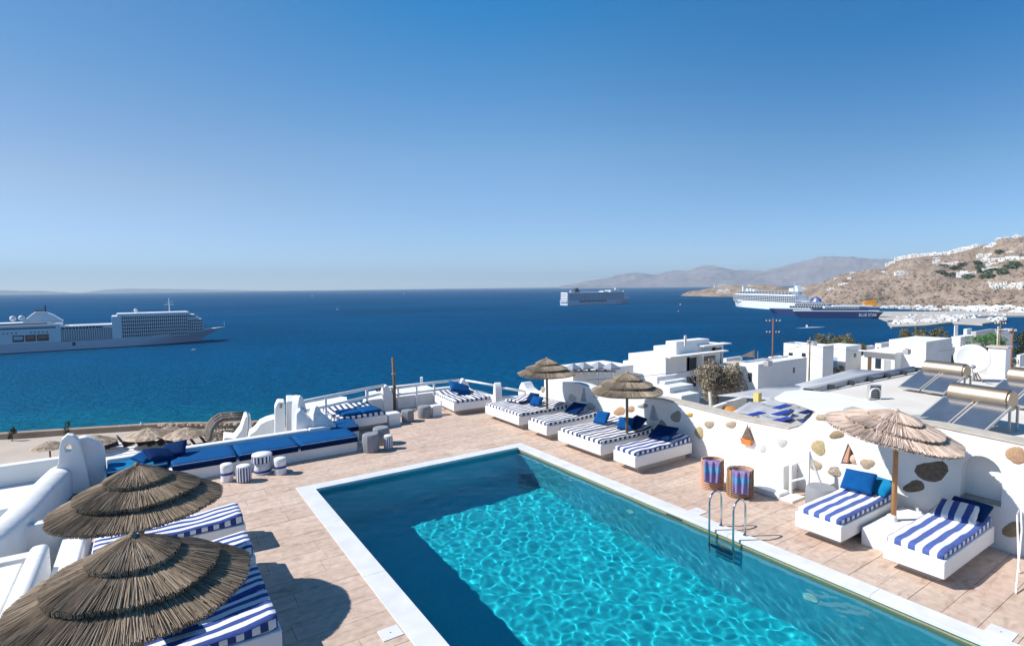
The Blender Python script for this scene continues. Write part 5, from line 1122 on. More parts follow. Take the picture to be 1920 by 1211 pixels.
# further houses
h = house('village_house', 'long low white house with a grey shaded wall behind the olive tree', 1422, 735, -9.5); c, xr, yl, z1 = block(h, 1384, 1421, 1512, 735, 686, -9.5, down=4, wins=(('x', .70, .735, .5, .72, dark), ('y', .3, .5, .35, .7, glass)))
roofwall(h, c, xr, yl, z1, .2); MB().tube([(c.x+3, c.y+2, z1), (c.x+3, c.y+2, z1+1.6)], .03, 5).build('aerial', metalg, h)
h = house('village_house', 'white cube house with rounded roof corner left of the wooden pole', 1545, 705, -9.5); c, xr, yl, z1 = block(h, 1468, 1542, 1562, 712, 652, -9.5, wins=(('y', .05, .3, 0, .5, whitep), ('y', .42, .52, .62, .78, glass), ('y', .75, .86, .55, .75, glass)))
roofwall(h, c, xr, yl, z1, .25); MB().box(c.x+1, c.x+2.2, c.y+2, c.y+3, z1, z1+.7).build('roof_unit', metalg, h, bevel=.05)
h = house('village_house', 'white tower house with grey right wall and pale blue door', 1586, 705, -9.5); c, xr, yl, z1 = block(h, 1541, 1585, 1614, 706, 650, -9.5, wins=(('y', .35, .62, .05, .62, mat('door_blue', (.35, .45, .6), .6)), ('x', .5, .65, .6, .74, glass)))
h = house('village_house', 'white house with small windows and projecting eaves in the middle of the village', 1676, 705, -9); c, xr, yl, z1 = block(h, 1617, 1677, 1785, 708, 662, -9, wins=(('y', .72, .84, .12, .75, mat('door_brown', (.12, .07, .04), .6)), ('y', .42, .6, .3, .72, glass), ('y', .12, .32, .1, .7, mat('curtain_grey', (.4, .41, .42), .7)), ('x', .66, .76, .55, .7, glass)))
MB().box(c.x-.9, c.x-.001, c.y-.4, yl+.3, z1-.05, z1+.1).build('eaves', white2, h, bevel=.03); block(h, 1665, 1735, 1783, 700, 641, -8.2, down=0); block(h, 1716, 1718, 1723, 645, 632, -5, name='chimney', down=.5)
h = house('village_house', 'white flat roofed house with solar panels on the shore beyond the satellite dish', 1800, 665, -14); c, xr, yl, z1 = block(h, 1782, 1800, 1900, 665, 632, -14, down=4)
block(h, 1788, 1790, 1796, 632, 610, -10.2, name='chimney', down=1); block(h, 1806, 1812, 1822, 633, 617, -10.2, name='roof_tank', down=1); block(h, 1820, 1830, 1866, 636, 622, -10.4, name='roof_block', down=1, m=metalg); block(h, 1868, 1872, 1900, 640, 620, -10.4, name='roof_block', down=1)
for (a, b, c_, pb_, pt_, z0_, lab) in ((1356, 1362, 1392, 690, 674, -9.5, 'small white shed just right of the two storey village house'), (1392, 1402, 1440, 694, 680, -10, 'low white hut in front of the reddish utility pole'), (1440, 1452, 1470, 700, 672, -10.5, 'narrow white annexe left of the white cube house'), (1612, 1622, 1640, 672, 652, -11.5, 'small white house half hidden behind the tower house'), (1640, 1652, 1690, 664, 646, -12, 'distant white house behind the house with eaves'), (1762, 1772, 1790, 672, 655, -12, 'little white house between the two waterside trees and the far house'), (1905, 1912, 1960, 690, 668, -9, 'white house corner at the right edge beside the dark tree')):
    h = house('village_house', lab, b, pb_, z0_); q_ = block(h, a, b, c_, pb_, pt_, z0_, down=4, wins=(('x', .3, .45, .35, .75, glass), ('y', .35, .6, .3, .7, glass))); roofwall(h, *q_, .2)
for (px, py, zz, lab) in ((1215, 671, -5.2, 'left air conditioning unit on the two storey house roof'), (1495, 652, -5.0, 'cooling unit on the roof of the white cube house'), (1700, 664, -5.0, 'grey roof unit on the house with eaves'), (1440, 686, -5.6, 'grey tank on the long low house roof')):
    p = at(px, py, zz); t = thing('roof_unit', lab, 'roof unit', p, group='roof units in the village'); MB().box(p.x-.5, p.x+.5, p.y-.35, p.y+.35, p.z, p.z+.7).build('unit_body', metalg, t, bevel=.05); MB().lathe([(.22, 0), (.22, .05)], 12, (p.x, p.y, p.z+.705)).build('fan_grille', dark, t)
# trees
def ptree(px, py, w_, h_, z0, n, m, lab, nm='leafy_tree', size=.22, gr=None, parts=3, trunk=.14):
    p = at(px, py, z0); rg = math.hypot(p.x, p.y); W = w_*rg/F_PX/2; H_ = h_*rg/F_PX/2; rr = random.Random(int(px)); bl = []
    for k in range(parts): bl.append(((k-(parts-1)/2)*W*.9/max(1, parts-1)*1.0 if parts > 1 else 0, rr.uniform(-.3, .3)*W, H_*(1.0+rr.uniform(-.1, .15)), W*(.7 if parts > 1 else 1), W*.65, H_*rr.uniform(.8, .95)))
    t = tree(p, [(b[0]*math.cos(.6), -b[0]*.56+b[1], *b[2:]) for b in bl], n, size, m, lab, nm, 'tree', trunk, int(px), gr); return t
ptree(1345, 757, 90, 84, -7.5, 14000, ldry, 'big dusty olive tree in front of the two storey white house', 'olive_tree', .20, parts=3)
ptree(1568, 668, 52, 42, -10, 3500, lolive, 'round dark green tree behind the tower house, left one', size=.35); ptree(1602, 672, 40, 34, -10, 2600, lolive, 'lower green tree just right of the round one behind the tower house', size=.35)
ptree(1711, 652, 30, 34, -13, 2400, lolive, 'grey green tree by the water, left of a pair', size=.4, parts=2); ptree(1745, 658, 36, 38, -12, 2800, lolive, 'grey green tree by the water, right of a pair', size=.4, parts=2)
ptree(1850, 668, 50, 34, -11, 2600, lgreen, 'bright green creeper tree behind the satellite dish', size=.3); ptree(1912, 672, 44, 40, -11, 2600, ldark, 'dark green tree at the right edge beyond the poles', size=.35); ptree(1880, 700, 40, 34, -9, 2200, ldark, 'dark hedge tree between the utility poles', size=.3); ptree(1790, 690, 26, 22, -9.5, 1500, ldry, 'dry brown bush left of the satellite dish', 'dry_bush', .3, parts=2)
ptree(1560, 700, 30, 14, -9, 900, ldry, 'dry hedge between two white houses', 'dry_bush', .3, parts=2)
# roof of the neighbouring house with its equipment
nb_ = thing('neighbour_house', 'neighbouring house with a broad pale flat roof behind the studded wall', 'house', (20, 5, -7), group='white village houses below the deck')
def ipoly(parent, name, pts, z, m, thick=.25, below=0): 
    q = [at(px, py, z) for px, py in pts]; k = len(q); mb = MB(); mb.add([(p.x, p.y, z-thick) for p in q]+[tuple(p) for p in q], [tuple(range(k)), tuple(range(k, 2*k))]+[(i, (i+1) % k, k+(i+1) % k, k+i) for i in range(k)]); return mb.build(name, m, parent)
roofm = mat('pale_roof_screed', (.70, .66, .60), .9, noise_=(.5, .7, (.60, .55, .48)), bump=(6, .3, .02))
rp_ = [(14.5, -8), (60, -8), (60, 2), (42, 10.5)]+[tuple(at(a, b, .2).xy) for a, b in ((1715, 690), (1545, 735), (1570, 764))]+[(14.5, 6.6)]
MB().prism(rp_, -8, -.05).build('wall', white2, nb_)
MB().prism(rp_, -.049, .2).build('roof', roofm, nb_)
# rounded white roof parapet at its near left corner
pw_ = thing('roof_parapet', 'smooth rounded white parapet between the studded wall and the pale roof', 'parapet', (18, 9, 0))
MB().prism([tuple(at(a, b, .5).xy) for a, b in ((1452, 744), (1470, 733), (1500, 730), (1560, 735), (1640, 752), (1705, 782), (1560, 776), (1528, 766), (1490, 753), (1462, 748))], .36, .5).build('parapet_body', white, pw_, bevel=.12, seg=4)
lt = thing('long_eaves', 'long grey rolled awning and gutter along the far edge of the pale roof', 'awning', (30, 13, .4))
qa, qb = at(1505, 732, .3), at(1712, 692, .3)
MB().tube([qa, qa.lerp(qb, .5)+Vector((0, 0, .08)), qb], .17, 10).build('rolled_awning', shade, lt, True); MB().tube([qa-Vector((0, .5, .1)), qb-Vector((.2, .5, .1))], .05, 6).build('gutter_pipe', metalg, lt, True)
for k in range(7): p = qa.lerp(qb, k/6.); MB().box(p.x-.04, p.x+.04, p.y-.45, p.y-.05, .2, .42).build('bracket', dark, lt)
# shade canopies
def sheet(parent, name, pts, m, th=.03):
    n = len(pts); c = sum((Vector(p) for p in pts), Vector())/n; P = [Vector(p) for p in pts]; mb = MB(); ring = []
    for i in range(n):
        a, b = P[i], P[(i+1) % n]
        for k in range(4): q = a.lerp(b, k/4); s = (.25-(k/4-.5)**2)*.18; ring.append(q+(c-q)*s)
    K = len(ring); mid = [q.lerp(c, .5)-Vector((0, 0, .06)) for q in ring]
    mb.add([tuple(p) for p in ring]+[tuple(p) for p in mid]+[tuple(c-Vector((0, 0, .1)))], [(i, (i+1) % K, K+(i+1) % K, K+i) for i in range(K)]+[(K+i, K+(i+1) % K, 2*K) for i in range(K)])
    o = mb.build(name, m, parent, True); sd = o.modifiers.new('s', 'SOLIDIFY'); sd.thickness = th; return o
s1_ = thing('shade_sail', 'taut grey shade sail stretched behind the olive tree', 'shade sail', at(1420, 740, -1.5), group='grey shade sails')
sheet(s1_, 'sail_cloth', [at(1345, 741, -1.2), at(1440, 726, -1.2), at(1540, 722, -.8), at(1470, 752, -1.0)], shade)
MB().tube([at(1333, 762, -1.3), at(1331, 735, -.6)], .09, 8).build('sail_post', capm, s1_)
s2_ = thing('shade_sail', 'long grey shade sail reaching along the far edge of the pale roof', 'shade sail', at(1600, 700, .3), group='grey shade sails')
sheet(s2_, 'sail_cloth', [at(1490, 722, .1), at(1600, 692, .1), at(1665, 696, .1), at(1505, 729, .2)], shade)
# terrace canopy of overlapping grey cloths with cobalt strips
cn = thing('cloth_canopy', 'patchwork canopy of overlapping grey cloth panels with cobalt blue strips', 'canopy', at(1430, 780, -.9))
zc = -.7
grid = [(1372, 771, 1404, 752, 1440, 752, 1416, 777), (1404, 775, 1432, 757, 1470, 760, 1452, 783), (1440, 781, 1462, 760, 1500, 762, 1484, 787), (1425, 753, 1445, 745, 1485, 750, 1462, 762), (1474, 789, 1492, 764, 1529, 764, 1512, 796), (1452, 806, 1470, 784, 1512, 782, 1496, 815), (1408, 790, 1430, 775, 1464, 782, 1446, 803)]
for k, g_ in enumerate(grid):
    sheet(cn, 'cloth_panel', [at(g_[i], g_[i+1]+2, zc+.05*k-(0 if i in (2, 4) else .14)) for i in (0, 2, 4, 6)], shade)
for (a, b, c_, d) in ((1402, 779, 1430, 772), (1455, 765, 1479, 758), (1453, 777, 1482, 769), (1504, 774, 1530, 766), (1450, 790, 1482, 782), (1510, 791, 1528, 783)):
    p, q = at(a, b, zc+.32), at(c_, d, zc+.32); n_ = Vector((-(q-p).y, (q-p).x, 0)).normalized()*.17
    MB().add([tuple(p-n_), tuple(q-n_), tuple(q+n_), tuple(p+n_), tuple(p-n_-Vector((0, 0, .03))), tuple(q-n_-Vector((0, 0, .03))), tuple(q+n_-Vector((0, 0, .03))), tuple(p+n_-Vector((0, 0, .03)))], [(0, 1, 2, 3), (7, 6, 5, 4), (0, 4, 5, 1), (1, 5, 6, 2), (2, 6, 7, 3), (3, 7, 4, 0)]).build('cobalt_strip', blue2, cn)
for (a, b) in ((1420, 768), (1470, 775), (1500, 795), (1440, 800)): p = at(a, b, zc-.2); MB().tube([p, (p.x, p.y, -6.5)], .05, 6).build('canopy_post', metalg, cn)
ct_ = thing('courtyard', 'pale courtyard floor under the cloth canopy', 'courtyard', at(1430, 790, -3.2)); MB().prism([(14.3, 8.0), (26, 13.2), (34, 20), (26, 30), (18, 20), (14.3, 14)], -8, -3.2).build('floor_slab', terr, ct_)
yp = thing('yellow_pillar', 'short yellow pillar at the far side of the cloth canopy', 'pillar', at(1420, 762, -1)); p = at(1420, 760, -1.3); MB().box(p.x-.15, p.x+.15, p.y-.15, p.y+.15, -3.2, -.6).build('pillar_body', mat('yellow_paint', (.62, .52, .18), .7), yp)
op = thing('orange_awning', 'small round orange awning left of the cloth canopy', 'awning', at(1370, 770, -2)); p = at(1369, 771, -2); MB().lathe([(.5, 0), (.42, .16), (.2, .26)], 16, tuple(p)).build('awning_cloth', mat('awning_orange', (.55, .22, .04), .8), op, True)
cwall = thing('courtyard_wall', 'curved white courtyard wall between olive tree and canopy', 'wall', at(1350, 770, -3)); mb = MB(); qs = [at(px, py, -1.6) for px, py in ((1322, 768), (1340, 763), (1360, 756), (1385, 748), (1400, 744))]
vs = []
for p in qs: vs += [(p.x, p.y, -8), (p.x, p.y, -1.6), (p.x+.3, p.y+.3, -1.6), (p.x+.3, p.y+.3, -8)]
mb.add(vs, [(4*i+j, 4*i+(j+1) % 4, 4*i+4+(j+1) % 4, 4*i+4+j) for i in range(4) for j in range(4)]+[(0, 1, 2, 3), (16, 19, 18, 17)]); mb.build('wall_body', white2, cwall)
# solar water heaters
def heater(px, py, s, lab, rz=-.16, z=.2):
    p = at(px, py, z); t = thing('solar_water_heater', lab, 'solar water heater', p, rz, 'solar water heaters on the pale roof')
    pm_ = mat('collector_glass', (.07, .095, .135), .2, spec=.9, noise_=(1.5, .6, (.10, .13, .18)))
    a = .78*s; Lp = 2.0*s; tl = R(22)
    for k in (0, 1):
        T = Matrix.Translation((0, -k*1.12*s*1.0, .12)) @ Matrix.Rotation(-tl, 4, 'Y')
        x0, x1, y0, y1 = -Lp, 0, -1.04*s, 0
        T2 = Matrix.Translation((Lp*math.cos(tl)-Lp*math.cos(tl), 0, Lp*math.sin(tl))) @ T
        MB().box(x0, x1, y0, y1, .0, .075, T=T2).build('collector_frame', metalg, t, world_=False); MB().box(x0+.05, x1-.05, y0+.05, y1-.05, .076, .082, T=T2).build('collector_glass', pm_, t, world_=False)
    zz = Lp*math.sin(tl)+.35*s
    MB().tube([(.25*s, -2.02*s, zz), (.25*s, -1.98*s, zz), (.25*s, -.2*s, zz), (.25*s, -.16*s, zz)], .41*s, 24).build('tank', dsteel, t, True, False, bevel=.03)
    MB().lathe([(.001, 0), (.335*s, .0), (.33*s, .02)], 20).build
    o_ = MB().tube([(.25*s, -2.07*s, zz), (.25*s, -2.021*s, zz)], .35*s, 20).build('tank_end', dsteel, t, False, False)
    MB().tube([(.25*s, -1.6*s, zz), (.25*s, -.5*s, zz)], .336*s, 24).build('tank_label', mat('tank_sticker', (.62, .60, .56), .5), t, True, False) if s > .9 and False else None
    for yy in (-2.1, -.15):
        for xx in (-.02, .5): MB().box(xx*s-.03, xx*s+.03, yy*s-.03, yy*s+.03, -.02, zz-.2*s).build('stand_leg', metalg, t, world_=False)
    MB().tube([(.28*s, -1.1*s, zz-.33*s), (.1, -1.1*s, zz-.5*s), (-.3*s, -1.08*s, .9*s)], .025, 6).build('pipe', metalg, t, True, False)
    return t
heater(1768, 787, .93, 'nearest solar water heater with copper toned tank behind the pale umbrella')
heater(1724, 726, .88, 'solar water heater left of the satellite dish')
heater(1880, 750, .95, 'solar water heater cut off by the right edge of the photo')
# satellite dish
sd_ = thing('satellite_dish', 'big round white satellite dish standing on the pale roof', 'satellite dish', at(1826, 714, .2))
p = sd_.location; dd = (CAM-Vector(p)).normalized(); dd = Vector((-.85, -.38, .32)).normalized(); rq = dd.to_track_quat('Z', 'Y').to_matrix().to_4x4(); rad = .78*math.hypot(p.x, p.y)/38
T = Matrix.Translation((p.x-.1, p.y+.1, p.z+1.1)) @ rq
n = 36; mb = MB(); vs = [T @ Vector((0, 0, -.0))]; rings = 6
for i in range(1, rings+1):
    r_ = rad*i/rings
    for j in range(n): vs.append(T @ Vector((r_*math.cos(2*PI*j/n), r_*math.sin(2*PI*j/n), .16*(i/rings)**2)))
mb.add(vs, [(0, 1+j, 1+(j+1) % n) for j in range(n)]+[(1+(i-1)*n+j, 1+i*n+j, 1+i*n+(j+1) % n, 1+(i-1)*n+(j+1) % n) for i in range(1, rings) for j in range(n)])
o = mb.build('reflector', whitep, sd_, True); s_ = o.modifiers.new('s', 'SOLIDIFY'); s_.thickness = .03
tip = T @ Vector((rad*.75, -rad*.75, .75)); 
MB().tube([T @ Vector((0, -rad*.9, .1)), T @ Vector((-rad*.1, -rad*.8, .95))], .025, 6).build('feed_arm', metalg, sd_, True); e_ = T @ Vector((-rad*.1, -rad*.8, .95)); MB().ball(tuple(e_), .11, 6).build('receiver_head', grey, sd_, True)
MB().tube([T @ Vector((0, 0, -.05)), (p.x, p.y, p.z+.75), (p.x, p.y, p.z)], .06, 8).build('mounting_pole', metalg, sd_, True)
for a in range(3): MB().tube([(p.x, p.y, p.z+.6), (p.x+.5*math.cos(a*2.1), p.y+.5*math.sin(a*2.1), p.z)], .025, 6).build('strut', mat('rusty_strut', (.28, .14, .08), .8), sd_)
# air vent with grey grille
vt = thing('roof_vent', 'small grey louvred vent box with white arch on the pale roof', 'vent', at(1636, 748, .2)); p = vt.location
T = Matrix.Translation(p) @ Matrix.Rotation(-.55, 4, 'Z')
MB().box(-.18, .32, -.08, .12, 0, .62, T=T).build('grille_box', metalg, vt, bevel=.01)
for k in range(6): MB().box(-.14, .28, -.1, -.081, .07+k*.09, .11+k*.09, T=T).build('louvre', dark, vt)
MB().tube([T @ Vector(q) for q in [(-.2, -.14, 0), (-.2, -.14, .3)]+[(.02-.22*math.cos(a), -.14, .3+.2*math.sin(a)) for a in [PI*i/8 for i in range(1, 8)]]+[(.24, -.14, .3), (.24, -.14, 0)]], .03, 6).build('arch_pipe', whitep, vt, True)
MB().box(-.35, -.1, -.3, -.15, 0, .08, T=T).build('base_block', metalg, vt)
# chimney, metal ducts, stacked boxes
ch_ = thing('white_chimney', 'square white chimney stack right of the satellite dish', 'chimney', at(1868, 706, .2)); p = ch_.location; MB().box(p.x-.35, p.x+.35, p.y-.45, p.y+.3, 0, 1.75).build('chimney_stack', white2, ch_, bevel=.04)
MB().box(p.x-.42, p.x+.42, p.y-.52, p.y+.37, 1.751, 1.83).build('chimney_cap', capm, ch_)
du = thing('ridge_vent', 'grey wedge shaped roof light beside the pale umbrella', 'roof light', at(1690, 795, .2)); p = du.location
MB().add([(p.x-1.0, p.y+.9, p.z), (p.x+.6, p.y-1.0, p.z), (p.x+1.1, p.y-.6, p.z), (p.x-.5, p.y+1.3, p.z), (p.x+.5, p.y-.75, p.z+.35), (p.x+.8, p.y-.5, p.z+.35)], [(0, 3, 2, 1), (0, 1, 4), (1, 2, 5, 4), (2, 3, 5), (3, 0, 4, 5)]).build('light_body', metalg, du)
bb = thing('roof_box', 'low white box with a reddish side under the nearest solar water heater', 'box', at(1725, 800, .2)); p = bb.location; MB().box(p.x-.4, p.x+.4, p.y-.5, p.y+.4, .2, .42).build('box_body', whitep, bb); MB().box(p.x-.3, p.x+.3, p.y-.52, p.y-.501, .22, .4).build('box_side', mat('red_brown', (.2, .07, .05), .8), bb)
# utility poles and wires
def upole(px, pyt, pyb, z0, lab, arms=(), r=.11, m=wood, grp='wooden utility poles'):
    p = at(px, pyb, z0); zt = solve(lambda z: -proj((p.x, p.y, z))[1], -pyt, z0, z0+40); t = thing('utility_pole', lab, 'utility pole', p, group=grp)
    MB().tube([(p.x, p.y, z0-4), (p.x, p.y, zt)], r, 8, r1=r*.75).build('pole_shaft', m, t, True)
    for (dz, L_) in arms:
        a = Vector((.75, -.65, 0))*L_; MB().tube([Vector((p.x, p.y, zt-dz))-a, Vector((p.x, p.y, zt-dz))+a], .06, 6).build('crossarm', m, t)
        for s in (-1, -.5, .5, 1):
            q = Vector((p.x, p.y, zt-dz))+a*s; MB().lathe([(.09, 0), (.11, .09), (.07, .2), (.02, .24)], 8, (q.x, q.y, q.z+.05)).build('insulator', mat('porcelain', (.6, .55, .48), .3), t)
    return Vector((p.x, p.y, zt))
u1 = upole(1448, 597, 690, -9, 'tall reddish utility pole with two crossarms in front of the sea', ((.5, 1.1), (2.4, 1.0)), .14, mat('red_wood', (.24, .11, .075), .8))
u2 = upole(1517, 632, 708, -9, 'plain weathered utility pole left of the tower house', ((.8, .3),), .12)
u3 = upole(1873, 600, 668, -6, 'utility pole with insulators right of the satellite dish', ((.6, .7), (1.6, .6)), .12)
u4 = upole(1895, 615, 695, -4, 'dark reddish utility pole near the right edge', ((.4, .3),), .11, mat('red_wood'))
u5 = upole(1868, 612, 690, -3, 'pale thin mast just left of the insulator pole', (), .07, capm)
u6 = upole(1857, 645, 685, -4, 'short brown post beside the green creeper', (), .09, mat('red_wood'))
def wire(a, b, sag, lab):
    t = MB().tube([Vector(a).lerp(Vector(b), k/12)-Vector((0, 0, sag*4*(k/12)*(1-k/12))) for k in range(13)], .022, 4).build('overhead_wire', dark); tag(t, lab, 'wire', 'overhead wires')
wire(at(1100, 712, -2), u2-Vector((0, 0, .8)), 1.0, 'long overhead wire crossing in front of the two storey house'); wire(u2-Vector((0, 0, 1.2)), at(1790, 655, -5), .8, 'overhead wire from the weathered pole past the tower house'); wire(u1-Vector((0, 0, 2.4)), u2-Vector((0, 0, 1)), .6, 'overhead wire between the reddish pole and the weathered pole'); wire(u3-Vector((0, 0, 1.6)), u4-Vector((0, 0, .4)), .4, 'short wire linking the two poles at the right edge')
# small dark garden wall and boat shaped awning by the water
aw = thing('brown_awning', 'triangular brown awning on a post by the water left of the reddish pole', 'awning', at(1405, 690, -9)); sheet(aw, 'awning_cloth', [at(1388, 668, -7.2), at(1414, 656, -6.2), at(1415, 670, -7.2)], mat('awning_brown', (.14, .10, .09), .9)); p = at(1414, 690, -9); MB().tube([p, (p.x, p.y, -5.9)], .06, 6).build('awning_post', wood, aw)
# beach side garden strip
for k, (px, py, zz) in enumerate(((1380, 685, -9), (1410, 690, -9), (1440, 690, -9.3))):
    block(thing('garden_wall_low', 'low cream garden wall by the water, %s section' % ('left', 'middle', 'right')[k], 'wall', at(px, py, zz), group='cream garden walls by the water'), px-18, px, px+16, py+3, py-5, zz, m=capm, bev=.02)

# ================================================================== LEFT LOWER TERRACE AND BEACH
zb = -6.75
tw = thing('white_terrace_roof', 'stepped white roof terraces at the far left below the stair parapet', 'roof', (-8, 17, -3))
for k, (y0_, y1_, x0_, x1_, z_) in enumerate(((12.0, 17.2, -16, -3.15, -1.9), (17.2, 21.5, -18, -2.35, -1.55), (21.5, 23.0, -19, -2.2, -1.15), (23.0, 25.2, -20, -1.8, -1.45))): MB().box(x0_, x1_, y0_+.001, y1_, -8, z_).build('roof_step', white2 if k != 2 else white, tw, bevel=.06)
MB().box(-20, -1.6, 25.2, 25.6, -8, -.75).build('roof_parapet', white2, tw, bevel=.06)
def beach_umb(px, py, w_, lab, s_=1):
    p = at(px, py, zb); rg = math.hypot(p.x, p.y); rad = w_*rg/F_PX/2
    t = thing('beach_umbrella', lab, 'umbrella', p, group='straw beach umbrellas on the lower terrace'); mb = MB(); n = 40; rr = random.Random(int(px)); vs = []
    for i, (r_, z_) in enumerate(((.02, 1.0), (.25, .78), (.5, .55), (.75, .28), (1.0, .0), (.97, -.08))):
        for j in range(n): q = r_*rad*(1+rr.uniform(-.03, .03)*(i > 3)); vs.append((q*math.cos(2*PI*j/n), q*math.sin(2*PI*j/n), 1.6+z_*rad*.4))
    mb.add(vs, [(i*n+j, i*n+(j+1) % n, (i+1)*n+(j+1) % n, (i+1)*n+j) for i in range(5) for j in range(n)]); mb.build('straw_cap', TH['beach'], t, False, False); mb = MB()
    for i in range(260):
        th = rr.uniform(0, 6.28); a0 = rr.uniform(.05, .8); b0 = min(1.02, a0+rr.uniform(.15, .3)); ww = .03
        mb.add([(a0*rad*math.cos(th)-ww*math.sin(th), a0*rad*math.sin(th)+ww*math.cos(th), 1.63+(1-a0)*rad*.4), (a0*rad*math.cos(th)+ww*math.sin(th), a0*rad*math.sin(th)-ww*math.cos(th), 1.63+(1-a0)*rad*.4), (b0*rad*math.cos(th)+ww*math.sin(th), b0*rad*math.sin(th)-ww*math.cos(th), 1.65+(1-b0)*rad*.4), (b0*rad*math.cos(th)-ww*math.sin(th), b0*rad*math.sin(th)+ww*math.cos(th), 1.65+(1-b0)*rad*.4)], [(0, 1, 2, 3)])
    tag(mb.build('straw', TH['beach'], t, False, False), kind='stuff'); MB().tube([(0, 0, -.3), (0, 0, 1.9)], .05, 7).build('pole', wood, t, True, False)
beach_umb(280, 858, 66, 'straw umbrella on the lower terrace, tallest one in the middle'); beach_umb(350, 856, 64, 'straw umbrella on the lower terrace left of the arched pergola'); beach_umb(180, 872, 58, 'straw umbrella on the lower terrace just right of the bell finial'); beach_umb(96, 882, 44, 'straw umbrella peeping over the white roofs left of the finial'); beach_umb(318, 846, 34, 'small straw umbrella behind the two larger ones')
path = thing('white_path', 'curved white paved path on the lower terrace behind the bench', 'path', at(300, 850, zb)); mb = MB(); pts = [(190, 884), (250, 868), (330, 856), (430, 848), (520, 838), (640, 822)]; pt2 = [(190, 868), (240, 850), (320, 838), (430, 826), (520, 818), (640, 806)]
k = len(pts); mb.add([tuple(at(a, b, zb+.30)) for a, b in pts]+[tuple(at(a, b, zb+.30)) for a, b in pt2]+[tuple(at(a, b, zb+.30)-Vector((0, 0, .6))) for a, b in pts], [(i, i+1, k+i+1, k+i) for i in range(k-1)]+[(i+1, i, 2*k+i, 2*k+i+1) for i in range(k-1)]); mb.build('path_slab', terr, path)
# slatted pergola with pale slats
pg = thing('slatted_pergola', 'low pergola of pale slats over the lower terrace between the straw umbrellas', 'pergola', at(250, 850, zb))
for r_ in range(6):
    a, b = at(184, 835+r_*5.2, zb+.9), at(312, 822+r_*4.2, zb+.9); n_ = Vector((-(b-a).y, (b-a).x, 0)).normalized()*.28
    MB().add([tuple(a-n_), tuple(b-n_), tuple(b+n_), tuple(a+n_), tuple(a-n_-Vector((0, 0, .08))), tuple(b-n_-Vector((0, 0, .08))), tuple(b+n_-Vector((0, 0, .08))), tuple(a+n_-Vector((0, 0, .08)))], [(0, 1, 2, 3), (7, 6, 5, 4), (0, 4, 5, 1), (1, 5, 6, 2), (2, 6, 7, 3), (3, 7, 4, 0)]).build('slat', whitep, pg)
for (a, b) in ((190, 862), (270, 855), (310, 846)): p = at(a, b, zb); MB().box(p.x-.06, p.x+.06, p.y-.06, p.y+.06, -7.2, zb+.9).build('post', wood, pg)
bp_ = mat('rattan_dark', (.05, .045, .04), .8); bg_ = mat('rattan_beige', (.30, .26, .21), .8)
for k, (px, py) in enumerate(((198, 862), (212, 860), (228, 856), (262, 852), (290, 850), (308, 850), (328, 848), (345, 846), (368, 842), (385, 840), (252, 838), (405, 838))):
    p = at(px, py, zb+.25); t = thing('beach_lounger', 'dark and beige rattan lounger on the lower terrace, %s from the left' % ('first', 'second', 'third', 'fifth', 'sixth', 'seventh', 'eighth', 'ninth', 'tenth', 'eleventh', 'fourth', 'last')[k], 'lounger', p, R(25+k*7), 'rattan loungers on the lower terrace')
    MB().box(-.45, .45, -.9, .6, .22, .36).build('seat', bg_ if k % 2 else whitep, t, world_=False); MB().add([(-.45, .55, .3), (.45, .55, .3), (.45, .95, 1.0), (-.45, .95, 1.0), (-.45, .65, .3), (.45, .65, .3), (.45, 1.05, 1.0), (-.45, 1.05, 1.0)], [(0, 1, 2, 3), (7, 6, 5, 4), (0, 4, 5, 1), (1, 5, 6, 2), (2, 6, 7, 3), (3, 7, 4, 0)]).build('backrest', bp_, t, world_=False)
    for sx_ in (-.4, .4):
        for sy_ in (-.8, .5): MB().box(sx_-.04, sx_+.04, sy_-.04, sy_+.04, -.1, .219).build('leg', bp_, t, world_=False)
# arched driftwood pergola and white slanted wall
ap = thing('arched_pergola', 'arched grey brushwood pergola left of the slanted white wall', 'pergola', at(425, 835, -4.6)); brush = mat('brushwood', (.24, .20, .16), .95, noise_=(6, .8, (.12, .10, .08)), bump=(12, .7, .05))
cx_ = [(392, 826), (394, 808), (404, 794), (416, 786), (436, 784), (462, 783)]
for off in (0, .8, 1.6):
    MB().tube([at(a, b, -3.8)+Vector((0, off, 0)) for a, b in cx_], .16, 7).build('arch_rib', brush, ap, True)
for k in range(5):
    a, b = cx_[k+1]; q = at(a, b, -3.8); 
    for j in range(2): p = q+Vector((.15*j, 0, -.1*j)); MB().tube([p, p+Vector((.1, 1.7, .05))], .07, 5).build('branch', brush, ap, True)
rr = random.Random(4); mb = MB()
for k in range(240):
    a = rr.uniform(396, 462); p = at(a, rr.uniform(800, 828)-(a-396)*.05, -5.0); d = Vector((rr.gauss(0, .5), rr.gauss(0, .5), rr.gauss(0, .25))); mb.tube([p, p+d*.5+Vector((0, 0, .08)), p+d], .025, 4)
tag(mb.build('twigs', brush, ap), kind='stuff')
swl = thing('slanted_wall', 'white slanted stair wall leaning up right of the arched pergola', 'wall', at(450, 832, -3)); 
slabwall(swl, 'wall_body', [(418, 842), (420, 820), (440, 822), (452, 806), (460, 781), (466, 781), (462, 842)], 27, 1.2, white)
slabwall(swl, 'return_wall', [(463, 842), (467, 781), (470, 786), (476, 836)], 27.2, 1.0, white)
for k in range(3): slabwall(swl, 'stair_tread', [(405+k*3, 838-k*6), (407+k*3, 835-k*6), (418, 835-k*6), (418, 838-k*6)], 26.6, .3, mat('terracotta_tread', (.24, .10, .06), .8), 0)
wm_ = thing('white_garden_mass', 'white rounded garden walls and square piers left of the sculpted posts', 'wall', at(520, 840, -2))
